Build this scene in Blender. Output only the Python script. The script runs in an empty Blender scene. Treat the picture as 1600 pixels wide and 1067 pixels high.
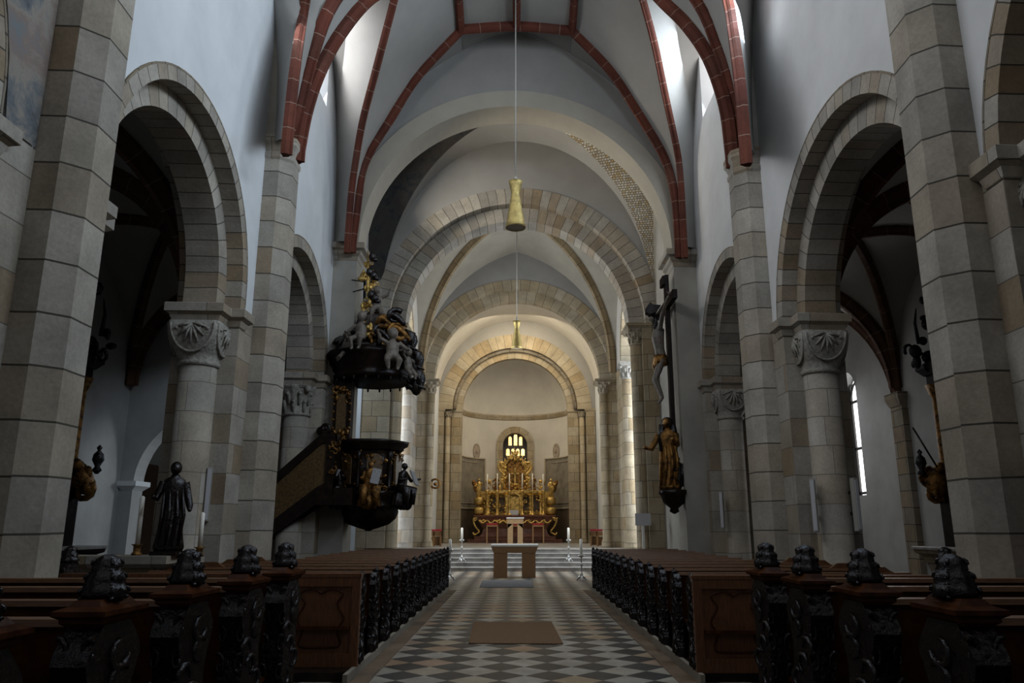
import bpy, math, random
from math import sin, cos, pi, sqrt, radians
from mathutils import Vector, Matrix
C = bpy.context.scene.collection
sc = bpy.context.scene
rnd = random.Random(7)

# ------------------------------------------------------------------ survey helpers
F, YH, VX, EYE = 1200.0, 823.0, 808.0, 1.6
PITCH = math.atan((YH - 533.5) / F)
CP, SP = cos(PITCH), sin(PITCH)
def _ray(x, y):
    v = (533.5 - y) / F
    return (x - VX) / F, CP - v * SP, SP + v * CP
def at(x, y, Y):
    a, f, u = _ray(x, y); return Vector((Y * a / f, Y, EYE + Y * u / f))
def atx(x, y, X):
    a, f, u = _ray(x, y); Y = X * f / a; return Vector((X, Y, EYE + Y * u / f))
def atz(x, y, Z):
    a, f, u = _ray(x, y); Y = (Z - EYE) * f / u; return Vector((Y * a / f, Y, Z))
def onplan(x, y, p, q):
    a, f, u = _ray(x, y); k = a / f
    dx, dy = q[0] - p[0], q[1] - p[1]
    t = (k * p[1] - p[0]) / (dx - k * dy)
    Y = p[1] + t * dy
    return Vector((k * Y, Y, EYE + Y * u / f))
SKEW = 0.056                      # the nave piers on the right stand a little further east
def skew(v):
    k = SKEW * max(0, min(1, (24 - v.y) / 3.35))
    return Vector((v.x, v.y + k * v.x, v.z))

# ------------------------------------------------------------------ mesh builder
class MB:
    def __init__(s): s.v = []; s.f = []; s.uv = []; s.sm = []
    def add(s, pts): n = len(s.v); s.v += [Vector(p) for p in pts]; return n
    def face(s, idx, uv=None, sm=False): s.f.append(tuple(idx)); s.uv.append(uv); s.sm.append(sm)
    def quad(s, a, b, c, d, uv=None, sm=False):
        n = s.add((a, b, c, d)); s.face((n, n+1, n+2, n+3), uv, sm)
    def box(s, x0, x1, y0, y1, z0, z1):
        n = s.add([(x, y, z) for z in (z0, z1) for y in (y0, y1) for x in (x0, x1)])
        for q in ((0,2,3,1),(4,5,7,6),(0,1,5,4),(2,6,7,3),(0,4,6,2),(1,3,7,5)): s.face([n+i for i in q])
    def rings(s, R, close=True, cap=True, sm=True, uvf=None):
        m = len(R[0]); n = s.add([p for r in R for p in r])
        for i in range(len(R)-1):
            for j in range(m if close else m-1):
                k = (j+1) % m
                s.face((n+i*m+j, n+i*m+k, n+(i+1)*m+k, n+(i+1)*m+j),
                       uvf(i, j) if uvf else None, sm)
        if cap and close:
            s.face([n+j for j in reversed(range(m))]); s.face([n+(len(R)-1)*m+j for j in range(m)])
    def prism(s, poly, z0, z1):
        s.rings([[(x, y, z0) for x, y in poly], [(x, y, z1) for x, y in poly]], sm=False)
    def extr(s, outline, axis, t0, t1):
        # outline in a plane, extruded along axis 0/1
        P = (lambda u, h, t: (t, u, h)) if axis == 0 else (lambda u, h, t: (u, t, h))
        s.rings([[P(u, h, t0) for u, h in outline], [P(u, h, t1) for u, h in outline]], sm=False)
    def lathe(s, prof, c, n=24, mod=None, sm=True):
        R = []
        for r, z in prof:
            R.append([(c[0]+(r*(1+(mod(2*pi*j/n, z) if mod else 0)))*cos(2*pi*j/n),
                       c[1]+(r*(1+(mod(2*pi*j/n, z) if mod else 0)))*sin(2*pi*j/n), c[2]+z) for j in range(n)])
        rr = max(p[0] for p in prof)
        def uvf(i, j):
            a0, a1 = j/n*2*pi*rr, (j+1)/n*2*pi*rr; z0, z1 = c[2]+prof[i][1], c[2]+prof[i+1][1]
            return ((a0, z0), (a1, z0), (a1, z1), (a0, z1))
        s.rings(R, sm=sm, uvf=uvf)
    def ell(s, c, r, n=10, m=6, rot=None):
        if not hasattr(r, '__len__'): r = (r, r, r)
        c = Vector(c); R = []
        for i in range(m+1):
            t = -pi/2 + pi*i/m; t = max(-pi/2+.06, min(pi/2-.06, t)); ring = []
            for j in range(n):
                p = Vector((r[0]*cos(t)*cos(2*pi*j/n), r[1]*cos(t)*sin(2*pi*j/n), r[2]*sin(t)))
                if rot: p = rot @ p
                ring.append(c+p)
            R.append(ring)
        s.rings(R)
    def tube(s, pts, rad, n=8, sm=True):
        pts = [Vector(p) for p in pts]
        if not hasattr(rad, '__len__'): rad = [rad]*len(pts)
        R = []; prev = None
        for i, p in enumerate(pts):
            t = (pts[min(i+1, len(pts)-1)] - pts[max(i-1, 0)]).normalized()
            a = t.orthogonal().normalized() if prev is None else (prev - t*prev.dot(t)).normalized()
            prev = a; b = t.cross(a)
            R.append([p + rad[i]*(cos(2*pi*j/n)*a + sin(2*pi*j/n)*b) for j in range(n)])
        s.rings(R, sm=sm)
    def sweep(s, path, prof, ins, sm=False):
        # profile (a, b): a across, b along the inward vector
        R = []; L = 0; Ls = []
        for i, p in enumerate(path):
            t = (path[min(i+1, len(path)-1)] - path[max(i-1, 0)]).normalized()
            nn = ins[i] if isinstance(ins, list) else ins
            nn = (nn - t*nn.dot(t)).normalized(); b = t.cross(nn)
            if i: L += (p - path[i-1]).length
            Ls.append(L)
            R.append([p + b*q[0] + nn*q[1] for q in prof])
        def uvf(i, j): return ((j*.1, Ls[i]), (j*.1+.1, Ls[i]), (j*.1+.1, Ls[i+1]), (j*.1, Ls[i+1]))
        s.rings(R, sm=sm, uvf=uvf)
    def loft(s, A, B, n=8, bulge=0.0, sm=True):
        R = []
        for a, b in zip(A, B):
            a, b = Vector(a), Vector(b); d = (b-a).length
            R.append([a.lerp(b, k/n) + Vector((0, 0, bulge*d*sin(pi*k/n))) for k in range(n+1)])
        s.rings(R, close=False, cap=False, sm=sm)
    def block(s, x0, x1, y0, y1, prof):
        # moulded block: stacked rectangles grown outward by off
        s.rings([[(x0-o, y0-o, z), (x1+o, y0-o, z), (x1+o, y1+o, z), (x0-o, y1+o, z)] for o, z in prof], sm=False)
    def build(s, name, mat, parent=None, sk=False, local=False, remesh=0):
        V = [skew(p) for p in s.v] if sk else s.v
        off = Vector((0, 0, 0)); q = parent
        while q is not None and not local: off += q.location; q = q.parent
        me = bpy.data.meshes.new(name)
        me.from_pydata([p - off for p in V], [], s.f)
        uvl = me.uv_layers.new(name='UVMap')
        for poly in me.polygons:
            uv = s.uv[poly.index]; nrm = poly.normal
            for k, li in enumerate(poly.loop_indices):
                if uv: u = uv[k]
                else:
                    p = V[me.loops[li].vertex_index]
                    if abs(nrm.z) > .8: u = (p.x, p.y)
                    elif abs(nrm.x) > abs(nrm.y): u = (p.y, p.z)
                    else: u = (p.x, p.z)
                uvl.data[li].uv = u
            poly.use_smooth = s.sm[poly.index]
        me.materials.append(mat)
        o = bpy.data.objects.new(name, me); C.objects.link(o)
        if parent is not None: o.parent = parent
        if remesh:
            m = o.modifiers.new('r', 'REMESH'); m.mode = 'VOXEL'; m.voxel_size = remesh; m.use_smooth_shade = True
            m2 = o.modifiers.new('s', 'SMOOTH'); m2.factor = .5; m2.iterations = 3
        return o

def tag(o, label=None, cat=None, group=None, kind=None):
    if label: o['label'] = label
    if cat: o['category'] = cat
    if group: o['group'] = group
    if kind: o['kind'] = kind
    return o
def thing(name, label, cat, loc=(0, 0, 0), rz=0, group=None):
    o = bpy.data.objects.new(name, None); C.objects.link(o); o.empty_display_size = .1
    o.location = loc; o.rotation_euler = (0, 0, rz)
    return tag(o, label, cat, group)
def setting(name, label, cat='wall', loc=(0, 0, 0)):
    return tag(thing(name, label, cat, loc), kind='structure')
def struct(mb, name, mat, label=None, cat=None, sk=False, parent=None):
    o = mb.build(name, mat, parent, sk)
    if parent is None: tag(o, label, cat, kind='structure')
    return o
def copy_tree(o, parent=None):
    c = o.copy(); C.objects.link(c); c.parent = parent
    for ch in list(o.children): copy_tree(ch, c)
    return c

# ------------------------------------------------------------------ materials
def newmat(name):
    m = bpy.data.materials.new(name); m.use_nodes = True; nt = m.node_tree
    return m, nt, nt.nodes['Principled BSDF']
def N(nt, t, **kw):
    n = nt.nodes.new(t)
    for k, v in kw.items(): setattr(n, k, v)
    return n
def ramp(nt, stops, interp='LINEAR'):
    r = N(nt, 'ShaderNodeValToRGB'); e = r.color_ramp.elements; r.color_ramp.interpolation = interp
    while len(e) < len(stops): e.new(.5)
    for k, (p, c) in enumerate(stops): e[k].position = p; e[k].color = (*c, 1)
    return r
def mixc(nt, a, b, fac=None, mode='MULTIPLY', f=1.0):
    m = N(nt, 'ShaderNodeMix', data_type='RGBA', blend_type=mode)
    m.inputs[0].default_value = f
    for s, i in ((a, 6), (b, 7)):
        if isinstance(s, tuple): m.inputs[i].default_value = (*s, 1)
        else: nt.links.new(s, m.inputs[i])
    if fac is not None: nt.links.new(fac, m.inputs[0])
    return m.outputs[2]
def noise(nt, scale, detail=4, vec=None, rough=.6):
    n = N(nt, 'ShaderNodeTexNoise'); n.inputs['Scale'].default_value = scale
    n.inputs['Detail'].default_value = detail; n.inputs['Roughness'].default_value = rough
    if vec is None:
        g = N(nt, 'ShaderNodeNewGeometry'); vec = g.outputs['Position']
    nt.links.new(vec, n.inputs['Vector']); return n
def bump(nt, bs, h, strength=.3, dist=.02):
    b = N(nt, 'ShaderNodeBump'); b.inputs['Strength'].default_value = strength; b.inputs['Distance'].default_value = dist
    nt.links.new(h, b.inputs['Height']); nt.links.new(b.outputs[0], bs.inputs['Normal'])

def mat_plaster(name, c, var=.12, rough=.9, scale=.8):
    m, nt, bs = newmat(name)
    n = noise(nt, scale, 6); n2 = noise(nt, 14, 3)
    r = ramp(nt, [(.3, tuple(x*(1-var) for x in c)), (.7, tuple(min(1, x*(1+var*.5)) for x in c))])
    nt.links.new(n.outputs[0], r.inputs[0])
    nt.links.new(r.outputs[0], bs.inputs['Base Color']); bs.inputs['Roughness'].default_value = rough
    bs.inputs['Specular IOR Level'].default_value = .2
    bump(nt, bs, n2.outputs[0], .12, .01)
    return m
def mat_stone(name, tints, row=.42, width=.8, mortar=.012, mcol=(.06, .055, .045), dirt=.35, off=.5):
    m, nt, bs = newmat(name)
    uv = N(nt, 'ShaderNodeUVMap')
    wob = noise(nt, .7, 1, uv.outputs[0]); wsep = N(nt, 'ShaderNodeVectorMath', operation='MULTIPLY_ADD')
    nt.links.new(wob.outputs['Color'], wsep.inputs[0]); wsep.inputs[1].default_value = (.05, .05, 0)
    nt.links.new(uv.outputs[0], wsep.inputs[2])
    b = N(nt, 'ShaderNodeTexBrick'); nt.links.new(wsep.outputs[0], b.inputs['Vector'])
    b.offset = off; b.offset_frequency = 2; b.squash = 1.25; b.squash_frequency = 3
    b.inputs['Color1'].default_value = (0, 0, 0, 1); b.inputs['Color2'].default_value = (1, 1, 1, 1)
    b.inputs['Mortar'].default_value = (.5, .5, .5, 1)
    b.inputs['Scale'].default_value = 1; b.inputs['Mortar Size'].default_value = mortar; b.inputs['Mortar Smooth'].default_value = .15
    b.inputs['Brick Width'].default_value = width; b.inputs['Row Height'].default_value = row
    k = len(tints); r = ramp(nt, [(i/(k-1), t) for i, t in enumerate(tints)])
    nt.links.new(b.outputs['Color'], r.inputs[0])
    n = noise(nt, 1.6, 8); dr = ramp(nt, [(.3, (1-dirt,)*3), (.65, (1.0, 1.0, 1.0))]); nt.links.new(n.outputs[0], dr.inputs[0])
    n2 = noise(nt, 22, 4); dr2 = ramp(nt, [(.3, (.8, .8, .8)), (.7, (1, 1, 1))]); nt.links.new(n2.outputs[0], dr2.inputs[0])
    c = mixc(nt, r.outputs[0], dr.outputs[0]); c = mixc(nt, c, dr2.outputs[0])
    c = mixc(nt, c, mcol, b.outputs['Fac'], 'MIX')
    nt.links.new(c, bs.inputs['Base Color']); bs.inputs['Roughness'].default_value = .9
    bs.inputs['Specular IOR Level'].default_value = .25
    bump(nt, bs, n2.outputs[0], .25, .015)
    return m
def mat_wood(name, c1, c2, rough=.35, stretch=(1, 1, 1), bmp=.15, bs_scale=9, spec=.5):
    m, nt, bs = newmat(name)
    tc = N(nt, 'ShaderNodeTexCoord'); mp = N(nt, 'ShaderNodeMapping'); mp.inputs['Scale'].default_value = stretch
    nt.links.new(tc.outputs['Object'], mp.inputs[0])
    n = noise(nt, bs_scale, 6, mp.outputs[0]); r = ramp(nt, [(.35, c1), (.7, c2)]); nt.links.new(n.outputs[0], r.inputs[0])
    nt.links.new(r.outputs[0], bs.inputs['Base Color']); bs.inputs['Roughness'].default_value = rough
    bs.inputs['Specular IOR Level'].default_value = spec
    bump(nt, bs, n.outputs[0], bmp, .02)
    return m
def mat_varnish(name, c1, c2, rough, gl, bmp, bsc):
    m, nt, bs = newmat(name); out = nt.nodes['Material Output']
    tc = N(nt, 'ShaderNodeTexCoord'); n = noise(nt, bsc, 5, tc.outputs['Object']); r = ramp(nt, [(.35, c1), (.7, c2)]); nt.links.new(n.outputs[0], r.inputs[0])
    d = N(nt, 'ShaderNodeBsdfDiffuse'); g = N(nt, 'ShaderNodeBsdfGlossy'); g.inputs['Roughness'].default_value = rough; g.inputs['Color'].default_value = (.9, .93, 1, 1)
    nt.links.new(r.outputs[0], d.inputs['Color']); mx = N(nt, 'ShaderNodeMixShader'); mx.inputs[0].default_value = gl
    b = N(nt, 'ShaderNodeBump'); b.inputs['Strength'].default_value = bmp; b.inputs['Distance'].default_value = .02; nt.links.new(n.outputs[0], b.inputs['Height'])
    for q in (d, g): nt.links.new(b.outputs[0], q.inputs['Normal'])
    nt.links.new(d.outputs[0], mx.inputs[1]); nt.links.new(g.outputs[0], mx.inputs[2]); nt.links.new(mx.outputs[0], out.inputs[0]); nt.nodes.remove(bs)
    return m
def mat_plain(name, c, rough=.6, metal=0.0, bmp=0.0, bscale=30, var=.25):
    m, nt, bs = newmat(name)
    n = noise(nt, bscale, 4); r = ramp(nt, [(.3, tuple(x*(1-var) for x in c)), (.7, c)]); nt.links.new(n.outputs[0], r.inputs[0])
    nt.links.new(r.outputs[0], bs.inputs['Base Color']); bs.inputs['Roughness'].default_value = rough
    bs.inputs['Metallic'].default_value = metal
    if bmp: bump(nt, bs, n.outputs[0], bmp, .02)
    return m
def mat_glow(name, c, s, c2=None, scale=3):
    m, nt, bs = newmat(name)
    n = noise(nt, scale, 3); r = ramp(nt, [(.35, c2 or tuple(x*.9 for x in c)), (.65, c)]); nt.links.new(n.outputs[0], r.inputs[0])
    nt.links.new(r.outputs[0], bs.inputs['Emission Color']); bs.inputs['Emission Strength'].default_value = s
    bs.inputs['Base Color'].default_value = (*c, 1)
    return m
def mat_gold(name, c=(.62, .40, .11), rough=.32, dark=.25):
    m, nt, bs = newmat(name)
    n = noise(nt, 7, 5); r = ramp(nt, [(.35, tuple(x*dark for x in c)), (.6, c)]); nt.links.new(n.outputs[0], r.inputs[0])
    nt.links.new(r.outputs[0], bs.inputs['Base Color']); bs.inputs['Roughness'].default_value = rough; bs.inputs['Metallic'].default_value = .75
    n2 = noise(nt, 26, 4); bump(nt, bs, n2.outputs[0], .7, .03)
    return m
def mat_floor():
    m, nt, bs = newmat('checkered_stone_tiles')
    g = N(nt, 'ShaderNodeNewGeometry'); s = N(nt, 'ShaderNodeSeparateXYZ'); nt.links.new(g.outputs['Position'], s.inputs[0])
    D = .555; side = D / sqrt(2); o = atz(702.5, 1055.6, 0)
    def mth(op, a, b=None):
        n = N(nt, 'ShaderNodeMath', operation=op)
        for i, v in enumerate((a, b)):
            if v is None: continue
            if isinstance(v, (int, float)): n.inputs[i].default_value = v
            else: nt.links.new(v, n.inputs[i])
        return n.outputs[0]
    x = mth('SUBTRACT', s.outputs[0], o.x); y = mth('SUBTRACT', s.outputs[1], o.y)
    q = 1/(sqrt(2)*side)
    u = mth('ADD', mth('MULTIPLY', mth('ADD', x, y), q), 200.5); v = mth('ADD', mth('MULTIPLY', mth('SUBTRACT', x, y), q), 200.5)
    fu, fv = mth('FLOOR', u), mth('FLOOR', v)
    par = mth('MODULO', mth('ADD', fu, fv), 2.0)
    cmb = N(nt, 'ShaderNodeCombineXYZ'); nt.links.new(fu, cmb.inputs[0]); nt.links.new(fv, cmb.inputs[1])
    wn = N(nt, 'ShaderNodeTexWhiteNoise', noise_dimensions='2D'); nt.links.new(cmb.outputs[0], wn.inputs['Vector'])
    lr = ramp(nt, [(0, (.29, .275, .245)), (.5, (.34, .31, .255)), (.68, (.30, .235, .155)), (.86, (.30, .19, .12)), (1, (.36, .335, .30))]); nt.links.new(wn.outputs[0], lr.inputs[0])
    dr = ramp(nt, [(0, (.022, .022, .024)), (1, (.042, .041, .042))]); nt.links.new(wn.outputs[0], dr.inputs[0])
    c = mixc(nt, dr.outputs[0], lr.outputs[0], par, 'MIX')
    ns = noise(nt, 2.5, 7); nr = ramp(nt, [(.3, (.55, .53, .5)), (.7, (1, 1, 1))]); nt.links.new(ns.outputs[0], nr.inputs[0])
    c = mixc(nt, c, nr.outputs[0])
    nt.links.new(c, bs.inputs['Base Color']); bs.inputs['Roughness'].default_value = .5; bs.inputs['Specular IOR Level'].default_value = .35
    n2 = noise(nt, 9, 3); bump(nt, bs, n2.outputs[0], .08, .01)
    return m
def mat_fresco(name, bright=1.0, scale=1.6, blue=.5):
    m, nt, bs = newmat(name)
    n = noise(nt, scale, 10, None, .72); n.inputs['Distortion'].default_value = .5
    k = bright
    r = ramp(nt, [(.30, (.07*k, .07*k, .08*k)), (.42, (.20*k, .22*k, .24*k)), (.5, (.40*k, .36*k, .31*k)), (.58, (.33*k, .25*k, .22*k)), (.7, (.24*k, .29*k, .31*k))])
    nt.links.new(n.outputs[0], r.inputs[0])
    nt.links.new(r.outputs[0], bs.inputs['Base Color']); bs.inputs['Roughness'].default_value = .9
    return m

STONE_G = [(.31, .285, .25), (.40, .37, .32), (.45, .415, .36), (.30, .225, .145), (.43, .40, .35), (.36, .30, .22)]
STONE_W = [(.40, .335, .235), (.46, .385, .27), (.36, .275, .165), (.48, .42, .32), (.42, .32, .19)]
M = dict(
    plaster_l=mat_plaster('cool_white_plaster', (.60, .62, .64)),
    plaster_r=mat_plaster('white_plaster', (.60, .60, .60)),
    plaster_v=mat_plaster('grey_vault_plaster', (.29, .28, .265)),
    plaster_a=mat_plaster('buff_arch_plaster', (.37, .34, .285)),
    plaster_c=mat_plaster('cream_plaster', (.55, .52, .47)),
    plaster_cv=mat_plaster('warm_grey_choir_plaster', (.36, .33, .275), .15),
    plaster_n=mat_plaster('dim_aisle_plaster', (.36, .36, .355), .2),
    plaster_d=mat_plaster('dark_grey_plaster', (.30, .29, .27)),  # even dark grey for the left aisle vaults and transept end
    pier3=mat_plaster('smooth_grey_stone', (.30, .285, .255), .25),
    stone=mat_stone('grey_ashlar', STONE_G, row=.5, width=.95, mortar=.007, mcol=(.12, .105, .085)),
    stone_big=mat_stone('grey_ashlar_shaft', STONE_G, row=.52, width=40, mortar=.011, off=0),
    stone_dark=mat_stone('brown_ashlar', [(.24, .21, .17), (.30, .26, .2), (.26, .2, .13), (.33, .29, .24)]),
    vouss=mat_stone('grey_voussoirs', STONE_G, row=.30, width=30, mortar=.009, off=0),
    vouss_w=mat_stone('ochre_voussoirs', STONE_W, row=.42, width=30, mortar=.009, off=0),
    stone_w=mat_stone('ochre_ashlar', STONE_W, row=.5, width=.7, mortar=.008),
    carved=mat_plain('carved_limestone', (.36, .34, .30), .9, 0, .9, 18, .5),
    carved_w=mat_plain('carved_ochre_stone', (.40, .34, .25), .9, 0, .9, 18, .5),
    rib=mat_stone('red_sandstone_ribs', [(.12, .034, .022), (.15, .046, .028), (.10, .028, .019), (.13, .05, .034)], row=.55, width=30, mortar=.009, mcol=(.22, .15, .12), dirt=.4, off=0),
    rib_d=mat_stone('dark_brown_ribs', [(.10, .05, .03), (.13, .07, .045)], row=.55, width=30, mortar=.01, mcol=(.2, .15, .11), off=0),
    rib_c=mat_stone('ochre_ribs', [(.32, .24, .14), (.38, .29, .18)], row=.6, width=30, mortar=.01, off=0),
    floor=mat_floor(),
    border=mat_stone('brown_border_tiles', [(.17, .115, .075), (.21, .15, .10), (.14, .10, .07)], row=.5, width=.5, mortar=.006),
    step=mat_plaster('worn_step_stone', (.33, .315, .295), .45, .55, 2.2),
    kerb=mat_plaster('pale_kerb_stone', (.26, .23, .185), .3),
    pew=mat_varnish('dark_oak', (.028, .009, .0035), (.075, .026, .009), .3, .02, .15, 9),
    pew_panel=mat_wood('red_brown_oak', (.075, .026, .009), (.15, .058, .020), .5, (5, 5, .8)),
    pew_top=mat_wood('worn_brown_oak', (.085, .036, .014), (.17, .075, .030), .42, (1, 7, 7)),
    carve=mat_varnish('black_varnished_carving', (.004, .0025, .002), (.014, .008, .005), .14, .05, .8, 22),
    walnut=mat_varnish('black_walnut', (.006, .004, .003), (.020, .011, .007), .3, .025, .3, 10),
    stairpanel=mat_wood('burr_panel', (.05, .028, .010), (.15, .085, .025), .5, (2, 2, 2), .2, 7),
    gold=mat_gold('gilding', (.78, .52, .16), .3, .4),
    gold_d=mat_gold('tarnished_gilding', (.34, .17, .045), .4, .10),
    skin=mat_plain('grey_carved_wood', (.17, .145, .12), .5, 0, .3, 14, .45),
    marble=mat_plain('red_brown_marble', (.20, .075, .042), .35, 0, .1, 6, .6),
    lightwood=mat_wood('light_beech', (.36, .22, .10), (.50, .33, .17), .5, (1, 1, 6)),
    beech_d=mat_wood('honey_oak', (.20, .10, .035), (.29, .155, .06), .5, (5, 5, .8)),
    white=mat_plain('white_linen', (.80, .79, .76), .8, 0, 0, 30, .06),
    wax=mat_plain('candle_wax', (.86, .83, .74), .5, 0, 0, 30, .05),
    metal=mat_plain('pewter', (.55, .55, .54), .3, .9, .1, 12, .3),
    iron=mat_plain('dark_iron', (.05, .048, .045), .45, .7, .2),
    red=mat_plain('red_felt', (.42, .03, .05), .9),
    brass=mat_gold('spun_brass', (.52, .40, .15), .38, .7),
    inner=mat_plain('dark_reflector', (.04, .035, .03), .25, .6),
    bulb=mat_plain('glass_bulb', (.6, .6, .6), .1),
    mat=mat_plain('coir_mat', (.20, .108, .05), 1, 0, .8, 60, .5),
    carpet=mat_plain('grey_carpet', (.105, .105, .11), 1, 0, .3, 40, .2),
    sign=mat_plain('grey_board', (.50, .50, .53), .7, 0, 0, 3, .08),
    tablet=mat_plain('grey_tablet', (.27, .27, .28), .7, 0, .2, 20, .3),
    speaker=mat_plain('pale_grey_speaker', (.33, .32, .29), .6, 0, 0, 30, .1),
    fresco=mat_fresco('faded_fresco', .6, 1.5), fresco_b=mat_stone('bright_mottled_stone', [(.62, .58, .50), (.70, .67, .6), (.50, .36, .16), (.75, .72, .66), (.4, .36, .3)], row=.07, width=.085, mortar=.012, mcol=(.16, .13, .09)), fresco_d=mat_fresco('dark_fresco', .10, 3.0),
    dado=mat_plain('grey_painted_panel', (.23, .20, .155), .8, 0, .05, 2.5, .5),
    dado_d=mat_plain('brown_panel_base', (.12, .085, .055), .7, 0, .05, 3, .5),
    sky=mat_glow('bright_sky_pane', (1.0, 1.0, 1.0), 3.2),
    stained=mat_glow('yellow_stained_glass', (1.0, .86, .42), 1.6, (.9, .45, .12), 2.6),
    leaddark=mat_plain('dark_window_net', (.06, .055, .06), .8),
    doorw=mat_wood('brown_door', (.05, .025, .012), (.09, .05, .025), .5, (4, 4, .7)),
)

# ------------------------------------------------------------------ architectural kit
def arch_pts(c, h, r, n=28, a0=0., a1=pi): return [(c + r*cos(a1+(a0-a1)*k/n), h + r*sin(a1+(a0-a1)*k/n)) for k in range(n+1)]
def ringarch(mb, c, h, r0, r1, axis, t0, t1, foot=None, n=36, row=None):
    """half ring between radii r0 and r1, standing on legs down to foot; axis 0: plane is YZ (t is X); axis 1: plane is XZ (t is Y)"""
    P = (lambda u, z, t: (t, u, z)) if axis == 0 else (lambda u, z, t: (u, t, z))
    def curve(r):
        p = arch_pts(c, h, r, n)
        if foot is not None and foot < h: p = [(c-r, foot)] + p + [(c+r, foot)]
        return p
    a, b = curve(r0), curve(r1)
    R = [[P(*a[i], t0), P(*b[i], t0), P(*b[i], t1), P(*a[i], t1)] for i in range(len(a))]
    L = [0]
    rm = (r0+r1)/2
    for i in range(1, len(a)):
        L.append(L[-1] + math.hypot((a[i][0]+b[i][0]-a[i-1][0]-b[i-1][0])/2, (a[i][1]+b[i][1]-a[i-1][1]-b[i-1][1])/2))
    n0 = mb.add([p for r in R for p in r])
    for i in range(len(R)-1):
        for j in range(4):
            k = (j+1) % 4
            mb.face((n0+i*4+j, n0+i*4+k, n0+(i+1)*4+k, n0+(i+1)*4+j), ((j, L[i]), (j+1, L[i]), (j+1, L[i+1]), (j, L[i+1])))
    for q in (0, len(R)-1): mb.face([n0+q*4+j for j in range(4)])
def wallstrip(mb, axis, u0, u1, top, ops, t0, t1, n=28, zb=0):
    """wall from u0 to u1 with round-headed openings (centre, spring, radius, sill)"""
    P = (lambda u, z, t: (t, u, z)) if axis == 0 else (lambda u, z, t: (u, t, z))
    def col(ua, za, ub, zc):
        za, zc = max(za, zb), max(zc, zb)
        for t in (t0, t1): mb.quad(P(ua, za, t), P(ub, zc, t), P(ub, top, t), P(ua, top, t))
        mb.quad(P(ua, top, t0), P(ub, top, t0), P(ub, top, t1), P(ua, top, t1))
    u = u0
    for c, h, r, sill in sorted(ops):
        col(u, 0, c-r, 0)
        p = arch_pts(c, h, r, n)
        for a, b in zip(p, p[1:]):
            col(a[0], a[1], b[0], b[1]); mb.quad(P(*a, t0), P(*b, t0), P(*b, t1), P(*a, t1))
        for s in (c-r, c+r): mb.quad(P(s, zb, t0), P(s, zb, t1), P(s, h, t1), P(s, h, t0))
        if sill > 0:
            for t in (t0, t1): mb.quad(P(c-r, 0, t), P(c+r, 0, t), P(c+r, sill, t), P(c-r, sill, t))
            mb.quad(P(c-r, sill, t0), P(c+r, sill, t0), P(c+r, sill, t1), P(c-r, sill, t1))
        u = c+r
    col(u, 0, u1, 0)
    for s in (u0, u1): mb.quad(P(s, zb, t0), P(s, zb, t1), P(s, top, t1), P(s, top, t0))
def superring(cx, cy, z, a, b, e, n=32):
    out = []
    for j in range(n):
        t = 2*pi*(j+.5)/n; c_, s_ = cos(t), sin(t)
        out.append((cx + a*math.copysign(abs(c_)**(2/e), c_), cy + b*math.copysign(abs(s_)**(2/e), s_), z))
    return out
def cushion_capital(mb, x, y, z0, z1, r, w):
    h = z1-z0; R = []
    for t, a, e in ((0, r*1.0, 2), (.03, r*1.12, 2), (.10, r*1.14, 2), (.14, r*1.02, 2), (.3, r+(w-r)*.45, 3), (.5, r+(w-r)*.8, 5), (.75, w*.99, 9), (1, w, 12)):
        R.append(superring(x, y, z0+h*t, a, a, e))
    mb.rings(R)
    # carved half-round shields and foliage on the four sides
    for q in range(4):
        d = Vector((cos(q*pi/2), sin(q*pi/2), 0)); s = Vector((-d.y, d.x, 0)); c = Vector((x, y, z1-.04)) + d*w*.99
        mb.tube([c + s*w*.86*cos(a) - Vector((0, 0, h*.66*sin(a))) - d*(.04*sin(a)) for a in [pi*k/14 for k in range(15)]], .022, 6)
        for k in range(7):
            a = pi*(k+.5)/7
            p = c + s*w*.62*cos(a) - Vector((0, 0, h*.5*sin(a))); mb.tube([c - Vector((0, 0, .02)), (c+p)/2 + d*.03, p], [.012, .03, .012], 6)
        for k in range(5): mb.ell(c + s*(k-2)*w*.3 - Vector((0, 0, .10)), (.035, .035, .03), 8, 5)
def leaf_capital(mb, x, y, z0, z1, r, w, seed=0):
    h = z1-z0
    mb.lathe([(r, 0), (r*1.13, .02*h), (r*1.13, .09*h), (r*1.0, .12*h), (r*1.02, .4*h), (r*1.18, .7*h), (w*.95, .9*h), (w, h)], (x, y, z0), 32,
             lambda a, z: .07*cos(8*a)*min(1, max(0, z-.1*h)/(.3*h)))
    for k in range(8):
        a = 2*pi*k/8; d = Vector((cos(a), sin(a), 0))
        for lv, zz, rr, sz in ((0, .48, 1.2, .075), (1, .74, 1.32, .085)):
            aa = a + lv*pi/8; d = Vector((cos(aa), sin(aa), 0))
            mb.tube([Vector((x, y, z0+h*(zz-.38))) + d*r*1.02, Vector((x, y, z0+h*(zz-.1))) + d*r*1.12, Vector((x, y, z0+h*zz)) + d*r*rr, Vector((x, y, z0+h*(zz-.06))) + d*r*(rr+.12)], [.03, .05, .05, .02], 6)
    for k in range(4):
        a = pi/4+k*pi/2; c = Vector((x, y, z1-.12*h)) + Vector((cos(a), sin(a), 0))*w*1.12
        mb.ell(c, (w*.2, w*.2, h*.14), 10, 6)
    mb.block(x-w*.86, x+w*.86, y-w*.86, y+w*.86, [(0, z1-.09*h), (.03, z1-.03*h), (.03, z1)])
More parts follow.
